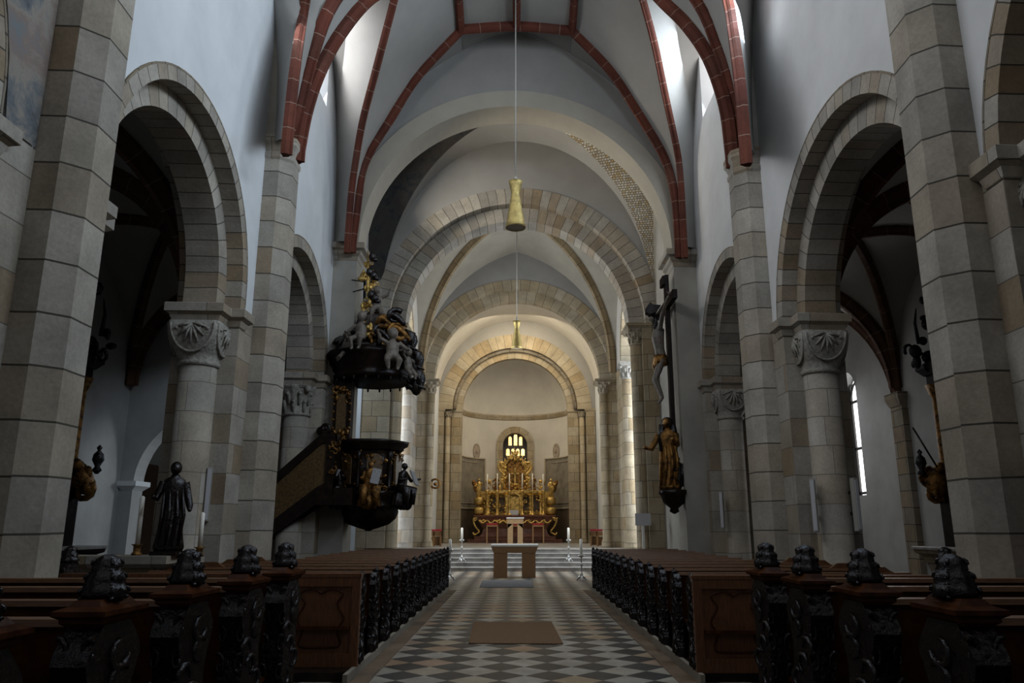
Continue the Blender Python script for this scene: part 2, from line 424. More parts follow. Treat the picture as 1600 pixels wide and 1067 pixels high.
def column(mb, x, y, z0, z1, r, n=24):
    mb.lathe([(r*1.35, 0), (r*1.35, .10), (r*1.22, .13), (r*1.3, .2), (r*1.15, .26), (r*1.12, .30), (r, .34), (r, z1-z0)], (x, y, z0), n)
def smooth(pts, n):
    """Catmull-Rom resample to n+1 points"""
    pts = [Vector(p) for p in pts]; P = [2*pts[0]-pts[1]] + pts + [2*pts[-1]-pts[-2]]
    seg = []; tot = 0; dense = []
    for i in range(1, len(P)-2):
        for k in range(16):
            t = k/16; a, b, c, d = P[i-1], P[i], P[i+1], P[i+2]
            dense.append(.5*((2*b)+(c-a)*t+(2*a-5*b+4*c-d)*t*t+(3*b-a-3*c+d)*t**3))
    dense.append(pts[-1]); L = [0]
    for a, b in zip(dense, dense[1:]): L.append(L[-1]+(b-a).length)
    out = []; j = 0
    for k in range(n+1):
        s = L[-1]*k/n
        while j < len(L)-2 and L[j+1] < s: j += 1
        t = (s-L[j])/max(1e-6, L[j+1]-L[j]); out.append(dense[j].lerp(dense[j+1], max(0, min(1, t))))
    return out
RIBP = [(-.13, -.08), (-.13, .06), (-.085, .13), (-.055, .15), (-.05, .22), (.05, .22), (.055, .15), (.085, .13), (.13, .06), (.13, -.08)]
def ribprof(k): return [(a*k, b*k) for a, b in RIBP]
def pointed(w, h0, h1, x):
    R = h1-h0; c = (R*R-w*w)/(2*w); rr = w+c
    return h0 + sqrt(max(0, rr*rr-(abs(x)+c)**2))

# ------------------------------------------------------------------ THE SETTING: floor
W = 4.9                                    # nave wall plane
PEWX = 1.84; AX = .07                      # aisle half width and its centre
mb = MB(); mb.quad((-14, -3, 0), (14, -3, 0), (14, 31, 0), (-14, 31, 0))
struct(mb, 'floor', M['floor'], 'floor of diagonal black and pale stone tiles', 'floor')
for sx, nm in ((-1, 'trim_1'), (1, 'trim_2')):
    x1 = AX + sx*PEWX; x0 = AX + sx*(PEWX-.2)
    mb = MB(); mb.box(min(x0, x1), max(x0, x1), 1, 20.9, 0, .008)
    struct(mb, nm, M['border'], 'brown stone border strip along the %s side of the aisle' % ('left' if sx < 0 else 'right'), 'floor border')
    mb = MB(); mb.box(min(x1, x1+sx*.05), max(x1, x1+sx*.05), 8.6, 20.9, 0, .10); mb.box(min(x1, x1+sx*.05), max(x1, x1+sx*.05), 1.0, 6.9, 0, .10)
    struct(mb, 'trim_3' if sx < 0 else 'trim_4', M['kerb'], 'pale kerb under the %s pews' % ('left' if sx < 0 else 'right'), 'kerb')
    mb = MB(); a, b = sorted((x1+sx*.05, sx*5.05)); a2, b2 = sorted((x1+sx*.05, sx*4.2))
    mb.box(a2, b2, 1.0, 6.75, 0, .095); mb.box(a, b, 8.75, 13.3, 0, .095); mb.box(a2, b2, 13.3, 20.85, 0, .095)
    struct(mb, 'trim_5' if sx < 0 else 'trim_6', M['walnut'], 'dark boarded platform under the %s pews' % ('left' if sx < 0 else 'right'), 'pew platform')
# choir steps and platform
ST0, TR, RI = 29.5, .5, .15
ch = setting('choir_steps', 'five worn grey stone steps up to the high altar', 'steps', (0, ST0, 0))
for k in range(5):
    mb = MB(); y1 = ST0 + TR*(k+1) + (13.6 if k == 4 else 0)
    z0 = RI*k; mb.rings([[(-6, ST0+TR*k+o, z), (6, ST0+TR*k+o, z), (6, y1, z), (-6, y1, z)] for o, z in ((.03, z0), (.03, z0+RI-.05), (0, z0+RI-.04), (0, z0+RI-.008), (.012, z0+RI))], sm=False)
    mb.build('step', M['step'], ch)

# ------------------------------------------------------------------ nave walls, arches and pillars
PY = {1: 7.56, 2: 14.34}
BAY = {-1: [(4.2, 5.45, 2.4, 2.6, 2.03), (10.97, 5.65, 2.32, 2.52, 1.96), (17.05, 5.5, 2.25, 2.5, 1.9)],
        1: [(4.2, 5.1, 2.62, 2.85, 2.25), (10.64, 5.1, 2.72, 2.98, 2.33), (17.05, 5.4, 2.3, 2.52, 1.95)]}
SPR = 5.30                                 # top of the arcade imposts
side = {-1: 'left', 1: 'right'}
def xr(s, a, b): return (a, b) if s > 0 else (-b, -a)
for s in (-1, 1):
    mb = MB(); x0, x1 = xr(s, W, W+1.05)
    ops = [(c, h, re-.06, 0) for c, h, ri, re, rn in BAY[s]]
    wallstrip(mb, 0, -2.5, 19.9, 12.1, ops, x0, x1)
    mb.box(x0, x1, -2.5, 15.95, 12.1, 16.2); mb.box(x0, x1, 18.05, 19.9, 12.1, 16.2); mb.box(x0, x1, 15.95, 18.05, 14.6, 16.2)
    struct(mb, 'wall_'+side[s], M['plaster_l' if s < 0 else 'plaster_r'], 'white plastered %s nave wall above the round arches' % side[s], 'wall', True)
    # clerestory window over the second bay
    w = setting('window_1' if s < 0 else 'window_2', 'bright clerestory window high in the %s nave wall' % side[s], 'window')
    mb = MB(); xx = s*(W+1.0); mb.quad((xx, 15.95, 12.1), (xx, 18.05, 12.1), (xx, 18.05, 14.6), (xx, 15.95, 14.6)); mb.build('pane', M['sky'], w, True)
    mb = MB()
    for y in (15.95, 17.0, 18.05): mb.box(*xr(s, W+.93, W+.98), y-.03, y+.03, 12.1, 14.6)
    for z in (12.13, 13.3): mb.box(*xr(s, W+.93, W+.98), 15.95, 18.05, z-.03, z+.03)
    mb.build('frame', M['iron'], w, True)
    for i, (c, h, ri, re, rn) in enumerate(BAY[s]):
        mb = MB()
        ringarch(mb, c, h, ri, re, 0, *xr(s, W-.025, W+1.08), foot=SPR-.02)
        a = setting('stone_arch', 'round two-stepped grey stone arch, %s arcade, %s' % (side[s], ('nearest the camera', 'between the two big pillars', 'beside the ' + ('pulpit' if s < 0 else 'crucifix'))[i]), 'arch')
        mb.build('outer_ring', M['vouss'], a, True)
        mb = MB(); ringarch(mb, c, h, rn, ri+.02, 0, *xr(s, W+.26, W+.82), foot=SPR-.02); mb.build('inner_ring', M['vouss'], a, True)
        # dark hood line around the arch
        mb = MB(); ringarch(mb, c, h, re, re+.03, 0, *xr(s, W-.03, W+.02), foot=SPR+.1); mb.build('hood_line', M['stone_dark'], a, True)
    # the two compound pillars
    for k in (1, 2):
        cy = PY[k] + (.2 if s < 0 and k == 1 else 0); b0, b1 = BAY[s][k-1], BAY[s][k]
        ya, yb = b0[0]+b0[2], b1[0]-b1[2]         # jamb faces of this pillar
        p = setting('stone_pillar', 'grey stone compound pillar with %s, %s side, %s' % (('cushion capital' if s < 0 else 'shell-carved capital') if k == 2 else 'tall polygonal shaft', side[s], 'at the frame edge' if k == 1 else 'beyond the nearest arch'), 'pillar', (s*5.4, cy, 0))
        mb = MB(); mb.box(*xr(s, W-.03, W+1.08), ya, yb, 0, SPR)
        mb.build('pier_core', M['stone'], p, True)
        hw = .39; pr = [(W+.05, cy-hw), (W-.28, cy-hw), (W-.49, cy-hw+.2), (W-.49, cy+hw-.2), (W-.28, cy+hw), (W+.05, cy+hw)]
        mb = MB(); mb.prism([(s*x, y) for x, y in pr], 0, 8.75); mb.build('wall_shaft', M['stone_big'], p, True)
        mb = MB(); cx_ = W-.2
        def grow(o): return [(s*(x-o*.7 if x < W else x), y+(o if y > cy else -o)) for x, y in pr]
        mb.rings([[(x, y, z) for x, y in grow(o)] for o, z in ((0, 8.55), (.03, 8.6), (.03, 8.68), (.0, 8.72), (.05, 8.84), (.09, 8.9), (.09, 9.05))], sm=False)
        mb.build('shaft_capital', M['stone'], p, True)
        # backing strip above the capital behind the ribs
        mb = MB(); mb.box(*xr(s, W-.22, W+.02), cy-.42, cy+.42, 9.05, 12.2); mb.build('backing_strip', M['pier3'], p, True)
        for sg, jy in ((-1, ya), (1, yb)):
            colx, coly, r = s*(W+.56), jy+sg*.08, .30
            hasc = True
            mb = MB(); column(mb, colx, coly, 0.12, 4.24, r); mb.box(*xr(s, W+.16, W+.96), min(jy-.02*sg, jy+sg*.48), max(jy-.02*sg, jy+sg*.48), 0, .13); mb.build('half_column', M['stone'], p, True)
            mb = MB()
            if k == 2 and s < 0 and sg < 0 or s > 0: cushion_capital(mb, colx, coly, 4.24, 4.99, r, .42)
            else: leaf_capital(mb, colx, coly, 4.24, 4.99, r, .42)
            mb.build('capital', M['carved'], p, True)
            mb = MB()
            pf = [(0, 4.97), (.03, 5.0), (.06, 5.1), (.13, 5.15), (.13, 5.29), (.12, SPR)]
            a_, b_ = sorted((jy+sg*.38, jy)); mb.block(*xr(s, W+.2, W+.92), a_, b_, pf)
            a_, b_ = sorted((jy, jy-sg*.25)); mb.block(*xr(s, W-.02, W+1.0), a_, b_, pf)
            mb.build('impost', M['stone'], p, True)
# fresco remains on the walls beside the nearest pillars
for s in (-1,):
    mb = MB(); x = s*(W-.035); c_, h_, ri_, re_, rn_ = BAY[s][0]
    g = [4.6+2.75*i_/24 for i_ in range(25)]
    zb = lambda y: max(SPR+.02, h_+sqrt(max(0, (re_+.04)**2-(y-c_)**2)) if abs(y-c_) < re_+.04 else 0)
    for a_, b_ in zip(g, g[1:]): mb.quad((x, a_, zb(a_)), (x, b_, zb(b_)), (x, b_, 9.6), (x, a_, 9.6))
    o = mb.build('wall_painting', M['fresco'], None, True); tag(o, 'faded fresco remains on the wall left of the nearest left pillar', 'fresco')

# crossing piers, crossing arch
CY = 19.68
for s in (-1, 1):
    p = setting('crossing_pier', 'smooth grey pier %s' % ('carrying the pulpit' if s < 0 else 'behind the crucifix'), 'pier', (s*4.8, CY, 0))
    mb = MB(); mb.box(*xr(s, 4.28, 6.3), CY, 20.6, 0, 8.6); mb.build('shaft', M['pier3'], p, True)
    mb = MB(); mb.block(*xr(s, 4.28, 6.0), CY, 20.6, [(0, 8.5), (.02, 8.53), (.04, 8.62), (.10, 8.68), (.12, 8.76), (.22, 8.8), (.22, 8.95), (.2, 8.97)]); mb.build('impost', M['stone'], p, True)
    mb = MB(); mb.box(*xr(s, 4.28, 6.3), CY+.06, 20.55, 8.97, 12); mb.build('upper_pier', M['pier3'], p, True)
    c_, h_, ri_, re_, rn_ = BAY[s][2]; jy = c_+ri_
    mb = MB(); mb.box(*xr(s, W-.03, W+1.08), jy, 19.75, 0, SPR); mb.build('arcade_respond', M['stone'], p, True)
    mb = MB(); column(mb, s*(W+.56), jy-.08, .12, 4.24, .30); mb.build('half_column', M['stone'], p, True)
    mb = MB(); (leaf_capital if s < 0 else cushion_capital)(mb, s*(W+.56), jy-.08, 4.24, 4.99, .30, .42); mb.build('capital', M['carved'], p, True)
    pf = [(0, 4.97), (.03, 5.0), (.06, 5.1), (.13, 5.15), (.13, 5.29), (.12, SPR)]
    mb = MB(); mb.block(*xr(s, W+.2, W+.92), jy-.38, jy, pf); mb.block(*xr(s, W-.02, W+1.0), jy, jy+.25, pf); mb.build('arcade_impost', M['stone'], p, True)
mb = MB(); wallstrip(mb, 1, -5.6, 5.6, 17.2, [(0, 8.97, 4.5, 0)], CY+.06, 20.6, 40, 8.97)
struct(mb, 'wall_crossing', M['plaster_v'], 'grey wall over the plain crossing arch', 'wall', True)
mb = MB(); ringarch(mb, 0, 8.97, 4.26, 4.76, 1, CY+.0, 20.64, foot=8.96, n=48)
struct(mb, 'stone_arch', M['plaster_a'], 'plain wide plastered crossing arch in front of the choir', 'arch', True)

# ------------------------------------------------------------------ nave vault
PX = {  # rib courses surveyed left and right
 -1: dict(a=[(548, 381), (558, 304), (563, 270), (577, 235), (610, 183), (650, 120), (720, 45)], b=[(541, 381), (547, 304), (552, 265), (565, 190), (586, 110), (615, 0)],
          c=[(463, 235), (475, 175), (495, 115), (527, 55), (572, 0)], d=[(453, 225), (466, 160), (487, 80), (520, 0)], e=[(446, 222), (456, 125), (466, 50), (475, 0)]),
  1: dict(a=[(1063, 389), (1059, 324), (1051, 279), (1036, 238), (1000, 178), (955, 110), (894, 47)], b=[(1071.5, 389), (1068, 324), (1065, 279), (1060, 238), (1041, 150), (1024, 70), (1005, 0)],
          c=[(1147, 245), (1136, 165), (1110, 90), (1075, 38), (1037, 0)], d=[(1157, 240), (1146, 140), (1122, 65), (1092, 0)], e=[(1168, 236), (1160, 140), (1150, 60), (1140, 0)])}
vault = setting('ceiling', 'grey plastered nave vault with a star of red ribs', 'ceiling')
cells = MB(); NS = 24; RID = {}
for s in (-1, 1):
    k = SKEW*4.4*s; q = PX[s]
    S3 = (s*4.48, 19.45+k); S3b = (s*4.62, 19.4+k); S2 = (s*4.47, 14.34+k)
    a = [onplan(x, y, S3, (s*1.45, 18.45+k*.3)) for x, y in q['a']]
    b = [onplan(x, y, S3b, (s*2.93, 15.8+k)) for x, y in q['b']]
    c = [onplan(x, y, S2, (s*3.43, 15.15+k)) for x, y in q['c']]
    d = [onplan(x, y, S2, (s*3.9, 14.25+k)) for x, y in q['d']]
    e = [onplan(x, y, S2, (s*4.28, 13.45+k)) for x, y in q['e']]
    AP = Vector((s*2.75, 15.45+k, max(b[-1].z, c[-1].z)+.35)); AP1 = Vector((s*2.85, 11.3+k, 14.1))
    N1 = a[-1]; N2 = Vector((s*1.45, 14.2, 15.3)); N3 = Vector((s*1.45, 10.8, 15.3)); N4 = Vector((s*1.45, 7.5, 15.3))
    S1 = Vector((s*4.47, 7.56+k, 9.05))
    A = smooth(a, NS); ridge = smooth([N1, N2], NS//2); B = smooth(b+[AP], NS); Cc = smooth(c+[AP], NS)
    Dd = smooth(d+[Vector((s*3.0, 14.25, 13.9)), N2], NS); Ee = smooth(e+[Vector((s*3.7, 12.4+k, 13.0)), AP1], NS)
    G = smooth([S1, Vector((s*4.2, 8.4+k, 11.8)), Vector((s*3.6, 9.8+k, 13.3)), AP1], NS); H1 = smooth([S1, Vector((s*4.1, 7.55+k, 11.9)), Vector((s*3.0, 7.5+k, 13.9)), N4], NS)
    RID[s] = (N1, N2, N3, N4)
    # cells: vault webs between the ribs and the walls
    out = Vector((0, 0, .07))
    wl = [Vector((p.x*1.03, CY+.03+SKEW*p.x, pointed(4.9, 9.0, 15.7, min(4.7, abs(p.x)*1.03)))) for p in A]
    wl[0].z = 9.0
    up = lambda L: [p+out for p in L]
    cells.loft(wl, up(A), 3)
    ae = smooth([*up(A)][::3] + up(ridge)[2::3], NS); be = smooth(up(B)[::3] + [N2+out], NS)
    cells.loft(ae, be, 8, .03)
    fy3, fy2, fy1 = 19.6+k, 14.5+k, 14.2+k
    fm = 17.0+k
    FE = [Vector((s*W, fy3+(fm-fy3)*(1-cos(t*pi/2)), 9.0+5.4*sin(t*pi/2))) for t in [i/NS for i in range(NS+1)]]
    FW = [Vector((s*W, fy2+(fm-fy2)*(1-cos(t*pi/2)), 9.0+5.4*sin(t*pi/2))) for t in [i/NS for i in range(NS+1)]]
    F1 = [Vector((s*W, fy1+(10.9+k-fy1)*(1-cos(t*pi/2)), 9.0+5.4*sin(t*pi/2))) for t in [i/NS for i in range(NS+1)]]
    F0 = [Vector((s*W, 7.6+k+(3.3)*(1-cos(t*pi/2)), 9.0+5.4*sin(t*pi/2))) for t in [i/NS for i in range(NS+1)]]
    cells.loft(FE, up(B), 8, .02); cells.loft(FW, up(Cc), 8, .02); cells.loft(F1, up(Ee), 8, .02); cells.loft(F0, up(G), 8, .02)
    ce = smooth(up(Cc)[::3]+[N2+out], NS); cells.loft(ce, up(Dd), 6, .03)
    ee = smooth(up(Ee)[::3]+[N3+out], NS); cells.loft(ee, up(Dd), 8, .03)
    ge = smooth(up(G)[::3]+[N3+out], NS); cells.loft(ge, up(H1), 8, .03)
    def ins(path): return [(Vector((0, p.y+ (0), 9.5)) - p).normalized() for p in path]
    A_, B_, C_, D_, E_ = [[p_[0]-Vector((0, 0, .25))]+p_ for p_ in (A, B, Cc, Dd, Ee)]
    for nm, path, kk in (('a', A_, .68), ('b', B_, .52), ('c', C_, .8), ('d', D_, .78), ('e', E_, .6)):
        m = MB(); m.sweep(path, ribprof(kk), ins(path)); m.build('rib', M['rib'], vault)
    m = MB(); m.sweep(smooth([N1, N2, N3, N4], 10), ribprof(.8), Vector((0, 0, -1))); m.build('rib', M['rib'], vault)
L, R_ = RID[-1], RID[1]
mid = (L[0]+R_[0])/2 + Vector((0, 0, .12))
bar = smooth([L[0], mid, R_[0]], 12)
m = MB(); m.sweep(bar, ribprof(.8), Vector((0, -.2, -1))); m.build('rib', M['rib'], vault)
mid2 = mid + Vector((0, -11, .3)); m = MB(); m.sweep([mid, mid2], ribprof(.8), Vector((0, 0, -1))); m.build('rib', M['rib'], vault)
wl = [Vector((p.x*1.02, CY+.03+SKEW*p.x, pointed(4.9, 9.0, 15.7, abs(p.x)*1.02)+.02)) for p in bar]
cells.loft(wl, [p+Vector((0, 0, .07)) for p in bar], 3)
cells.loft([p+Vector((0, 0, .07)) for p in bar], [Vector((p.x, 7.5, 15.37)) for p in bar], 10)
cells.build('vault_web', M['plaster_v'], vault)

# ------------------------------------------------------------------ crossing bay with painted vault cells
cb = setting('ceiling_crossing', 'groin vault behind the crossing arch with painted side cells', 'ceiling')
Y0, Y1, HC = 20.6, 24.02, 14.45
front = MB(); sideL = MB(); sideR = MB(); n = 20
ctr = Vector((0, 22.3, HC+.1))
def diag(s, yc): # springer to centre
    p0 = Vector((s*4.45, yc, 8.6)); return [Vector((p0.x+(0-p0.x)*(1-cos(t)), p0.y+(ctr.y-p0.y)*(1-cos(t)), 8.6+(HC+.1-8.6)*sin(t))) for t in [pi/2*i/n for i in range(n+1)]]
for yc, nm in ((Y1, 0), (Y0+.05, 1)):
    for s in (-1, 1):
        D = diag(s, yc); wl = [Vector((p.x*1.0, yc, p.z if i == 0 else min(p.z+.05, HC))) for i, p in enumerate(D)]
        wl = [Vector((s*4.45*cos(t), yc, 8.6+(HC-8.6)*sin(t))) for t in [pi/2*i/n for i in range(n+1)]]
        front.loft(wl, D, 8)
        sm = (sideL if s < 0 else sideR)
        side_w = [Vector((s*4.95, yc+(ctr.y-yc)*(1-cos(t)), 8.6+(13.2-8.6)*sin(t))) for t in [pi/2*i/n for i in range(n+1)]]
        sm.loft(side_w, D, 8)
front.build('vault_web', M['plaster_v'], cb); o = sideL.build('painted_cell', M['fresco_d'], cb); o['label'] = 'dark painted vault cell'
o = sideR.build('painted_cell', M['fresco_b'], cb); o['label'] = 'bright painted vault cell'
for s in (-1, 1):
    mb = MB(); wallstrip(mb, 0, 20.55, 24.1, 13.4, [(22.3, 9.0, 1.62, 0)] if s < 0 else [], *xr(s, 4.9 if s < 0 else 4.5, 5.6)); struct(mb, 'wall_transept_'+side[s], M['plaster_l' if s < 0 else 'pier3'], 'plastered wall over the left transept opening' if s < 0 else 'grey wall between the crucifix pier and the choir pillar', 'wall')

# ------------------------------------------------------------------ choir arch, choir bay, altar arch
def order_arch(name, label, y, h, inner, outer, ext, depth, mat, cx=0, foot=None, set_=.35, wall=None, wx=5.6, wtop=16):
    a = setting(name, label, 'arch', (cx, y, 0))
    mb = MB(); ringarch(mb, cx, h, outer, ext, 1, y-.02, y+depth, foot=foot, n=48); mb.build('outer_ring', mat, a)
    mb = MB(); ringarch(mb, cx, h, inner, outer+.01, 1, y+set_, y+depth-.1, foot=foot, n=48); mb.build('inner_ring', mat, a)
    if wall:
        mb = MB(); wallstrip(mb, 1, -wx, wx, wtop, [(cx, h, ext-.06, 0)], y, y+depth, 40, foot); struct(mb, wall, M['plaster_v'], 'plaster wall over the %s' % label.split(',')[0], 'wall')
order_arch('stone_arch', 'broad grey two-stepped choir arch, beyond the crossing', 24.0, 8.0, 3.66, 4.15, 4.70, 1.2, M['vouss'], foot=7.98, wall='wall_choir')
order_arch('stone_arch', 'ochre two-stepped arch in front of the apse bay', 33.7, 8.02, 3.73, 4.2, 4.63, 1.0, M['vouss_w'], foot=8.0, wall='wall_sanctuary')
def pier_pair(y, depth, xi, xo, label, mat, capm, colx, coly, r=.3, z0=0, top=8.0, leaf=True):
    for s in (-1, 1):
        p = setting('stone_pillar', '%s, %s side' % (label, side[s]), 'pillar', (s*(xi+.5), y, z0))
        mb = MB(); mb.box(*xr(s, xi, xo), y, y+depth, z0, top-.03); mb.build('pier_core', mat, p)
        mb = MB(); column(mb, s*colx, coly, z0, top-.68, r); mb.build('half_column', mat, p)
        mb = MB(); (leaf_capital if leaf else cushion_capital)(mb, s*colx, coly, top-.68, top-.16, r, r+.13); mb.build('capital', capm, p)
        mb = MB(); mb.block(*xr(s, xi-.42, xo), y+.0, y+depth-.05, [(0, top-.16), (.05, top-.1), (.08, top-.08), (.08, top)]); mb.build('impost', mat, p)
pier_pair(24.0, 1.2, 4.02, 5.6, 'ochre and grey pillar of the choir arch with leaf capital', M['stone_w'], M['carved_w'], 3.90, 24.35, .22)
pier_pair(33.7, 1.0, 3.98, 5.4, 'slender ochre pillar beside the altar steps with leaf capital', M['stone_w'], M['carved_w'], 3.84, 33.8, .19, .75, 8.02)
# side arcades of the choir bay and their responds
for s in (-1, 1):
    mb = MB(); wallstrip(mb, 0, 25.1, 33.8, 13.5, [(29.2, 8.3, 3.0, 0)], *xr(s, 4.45, 5.4), 24)
    struct(mb, 'wall_choir_'+side[s], M['plaster_c'], 'cream wall over the %s choir arcade' % side[s], 'wall')
    a = setting('stone_arch', 'ochre arch of the %s choir arcade seen edge on' % side[s], 'arch')
    mb = MB(); ringarch(mb, 29.2, 8.3, 2.75, 3.1, 0, *xr(s, 4.42, 5.42), foot=8.28); mb.build('outer_ring', M['vouss_w'], a)
    p = setting('stone_pillar', 'pale round respond of the %s choir arcade, beyond the choir arch' % side[s], 'pillar', (s*4.9, 32, 0))
    mb = MB(); mb.box(*xr(s, 4.42, 5.42), 31.95, 33.7, 0, 8.28); mb.build('pier_core', M['stone_w' if s > 0 else 'stone'], p)
    mb = MB(); column(mb, s*4.62, 31.82, .75, 7.62, .22); mb.build('half_column', M['stone_w' if s > 0 else 'stone'], p)
    mb = MB(); leaf_capital(mb, s*4.62, 31.82, 7.62, 8.2, .22, .38); mb.block(*xr(s, 4.36, 5.42), 31.4, 32, [(0, 8.15), (.08, 8.2), (.08, 8.32)]); mb.build('capital', M['carved'], p)
    p = setting('stone_pillar', 'round column at the %s transept corner, behind the %s' % (side[s], 'pulpit' if s < 0 else 'crucifix'), 'pillar', (s*4.9, 26, 0))
    mb = MB(); mb.box(*xr(s, 4.42, 5.42), 25.1, 26.4, 0, 8.28); mb.build('pier_core', M['stone'], p)
    mb = MB(); column(mb, s*4.9, 26.5, 0, 7.62, .33); mb.build('half_column', M['stone'], p)
    mb = MB(); leaf_capital(mb, s*4.9, 26.5, 7.62, 8.28, .33, .46); mb.build('capital', M['carved'], p)
    # far bay side wall and outer choir-aisle wall
    mb = MB(); mb.box(*xr(s, 4.32, 5.0), 34.6, 42.1, .74, 13); struct(mb, 'wall_sanctuary_'+side[s], M['plaster_l'], 'white %s side wall of the altar bay' % side[s], 'wall')
    mb = MB(); mb.box(*xr(s, 8.6, 9), 24.5, 42, 0, 12); mb.box(*xr(s, 5.3, 9), 36.0, 36.4, 0, 12); struct(mb, 'wall_choir_aisle_'+side[s], M['plaster_l'], 'white %s outer wall of the choir aisle' % side[s], 'wall')
    mb = MB(); mb.box(*xr(s, 5.3, 9), 24.5, 36.4, 11.8, 12); struct(mb, 'ceiling_choir_aisle_'+side[s], M['plaster_c'], 'plain ceiling of the %s choir aisle' % side[s], 'ceiling')
# choir rib vault
cv = setting('ceiling_choir', 'pale choir vault with two ochre diagonal ribs', 'ceiling')
cen = Vector((0, 29.4, 14.2)); web = MB(); n = 20
for sx in (-1, 1):
    for yc in (25.15, 33.72):
        c0 = Vector((sx*4.3, yc, 8.3)); T = [pi/2*i/n for i in range(n+1)]
        D = [Vector((c0.x*cos(t), cen.y+(c0.y-cen.y)*cos(t), 8.3+5.9*sin(t)**.92)) for t in T]
        Wt = [Vector((c0.x*cos(t), yc, pointed(4.3, 8.3, 14.0, 4.3*cos(t)))) for t in T]
        Ws = [Vector((sx*4.47, cen.y+(c0.y-cen.y)*cos(t), pointed(4.3, 8.3, 13.2, 4.3*cos(t)))) for t in T]
        web.loft(Wt, D, 8, .015); web.loft(D, Ws, 8, .015)
        m = MB(); m.sweep(D, ribprof(1.15), [(Vector((0, cen.y, 9)) - p).normalized() for p in D]); m.build('rib', M['rib_c'], cv)
web.build('vault_web', M['plaster_cv'], cv)
# altar bay barrel
bv = MB(); pts = arch_pts(0, 8.6, 4.34, 32)
bv.rings([[Vector((u, y, h)) for u, h in pts] for y in (34.6, 42.1)], close=False, cap=False)
struct(bv, 'ceiling_sanctuary', M['plaster_c'], 'plain cream barrel vault before the apse', 'ceiling')

# ------------------------------------------------------------------ apse
AXC, AY = -.12, 42.0
order_arch('stone_arch', 'ochre apse arch framing the high altar', AY, 7.92, 2.92, 3.45, 4.22, .9, M['vouss_w'], cx=AXC, foot=7.9, set_=.4, wall='wall_apse_front', wx=5.2, wtop=14)
mb = MB(); mb.tube([(AXC+3.36*cos(pi*k/36), AY+.28, 7.92+3.36*sin(pi*k/36)) for k in range(37)], .11, 10)
struct(mb, 'trim_7', M['stone_dark'], 'dark roll moulding inside the apse arch', 'moulding')
for s in (-1, 1):
    p = setting('stone_pillar', 'stepped ochre jamb with thin nook shaft, %s of the apse' % side[s], 'pillar', (AXC+s*3.6, AY, .75))
    f = lambda a, b: sorted((AXC+s*a, AXC+s*b))
    mb = MB(); mb.box(*f(3.9, 4.4), AY-.03, AY+.9, .74, 7.9); mb.box(*f(2.94, 3.5), AY+.4, AY+.95, .74, 7.9); mb.box(*f(3.45, 3.95), AY+.45, AY+.9, .74, 7.9); mb.build('pier_core', M['stone_w'], p)
    mb = MB(); column(mb, AXC+s*3.7, AY+.26, .75, 7.5, .14, 14); mb.build('nook_shaft', M['stone_w'], p)
    mb = MB(); leaf_capital(mb, AXC+s*3.7, AY+.26, 7.5, 7.8, .14, .2); mb.build('capital', M['carved_w'], p)
    mb = MB(); mb.block(*f(2.96, 4.4), AY+.4, AY+.95, [(0, 7.74), (.06, 7.82), (.06, 7.93)]); mb.block(*f(3.9, 4.4), AY, AY+.5, [(0, 7.74), (.06, 7.82), (.06, 7.93)]); mb.build('impost', M['stone_w'], p)
AR, AC = 3.05, 42.85
def acyl(th, r=AR): return (AXC + r*cos(th), AC + r*sin(th))
mb = MB(); n = 48; WT = (pi/2-.17, pi/2+.17)
wz0, wz1 = 3.2, 6.35
def colq(m, a, b, z0, z1, r=AR):
    p, q = acyl(a, r), acyl(b, r); m.quad((*p, z0), (*q, z0), (*q, z1), (*p, z1), None, True)
TH = [pi*k/n for k in range(n+1)]
WH = .62/AR + .02
for a, b in zip(TH, TH[1:]):
    m_ = (a+b)/2
    if abs(m_-pi/2) < .33: continue
    colq(mb, a, b, .74, 8.0)
lo, hi = pi/2-.33, pi/2+.33
seg = 16
inner_a = [a for a in TH if lo <= a+1e-6 <= hi+1e-5]
a0, a1 = [a for a in TH if abs(a-pi/2) <= .40][0], [a for a in TH if abs(a-pi/2) <= .40][-1]
G_ = [a0+(a1-a0)*k/seg for k in range(seg+1)]
for a, b in zip(G_, G_[1:]):
    colq(mb, a, b, .74, wz0)
    def hd(t):
        u = (t-pi/2)*AR; return wz1-.05 + sqrt(max(0, .95**2-u*u)) if abs(u) < .95 else None
    ha, hb = hd(a), hd(b)
    if ha is None or hb is None: colq(mb, a, b, wz0, 8.0)
    else:
        p, q = acyl(a), acyl(b); mb.quad((*p, ha), (*q, hb), (*q, 8.0), (*p, 8.0), None, True)
struct(mb, 'wall_apse', M['plaster_c'], 'curved cream wall of the apse', 'wall')
mb = MB(); R = []
for k in range(17):
    ph = pi/2*k/16; r = max(.02, AR*cos(ph)); R.append([(AXC+r*cos(t), AC+r*sin(t), 8.1+AR*sin(ph)*1.0) for t in TH])
mb.rings(R, close=False, cap=False); struct(mb, 'ceiling_apse', M['plaster_c'], 'cream half dome of the apse', 'ceiling')
mb = MB(); mb.rings([[(AXC+r*cos(t), AC+r*sin(t), z) for r, z in ((AR+.02, 7.78), (AR-.06, 7.82), (AR-.12, 7.95), (AR-.12, 8.06), (AR+.02, 8.12))] for t in TH], cap=False, sm=False)
struct(mb, 'trim_8', M['stone_w'], 'ochre stone string course around the apse', 'moulding')
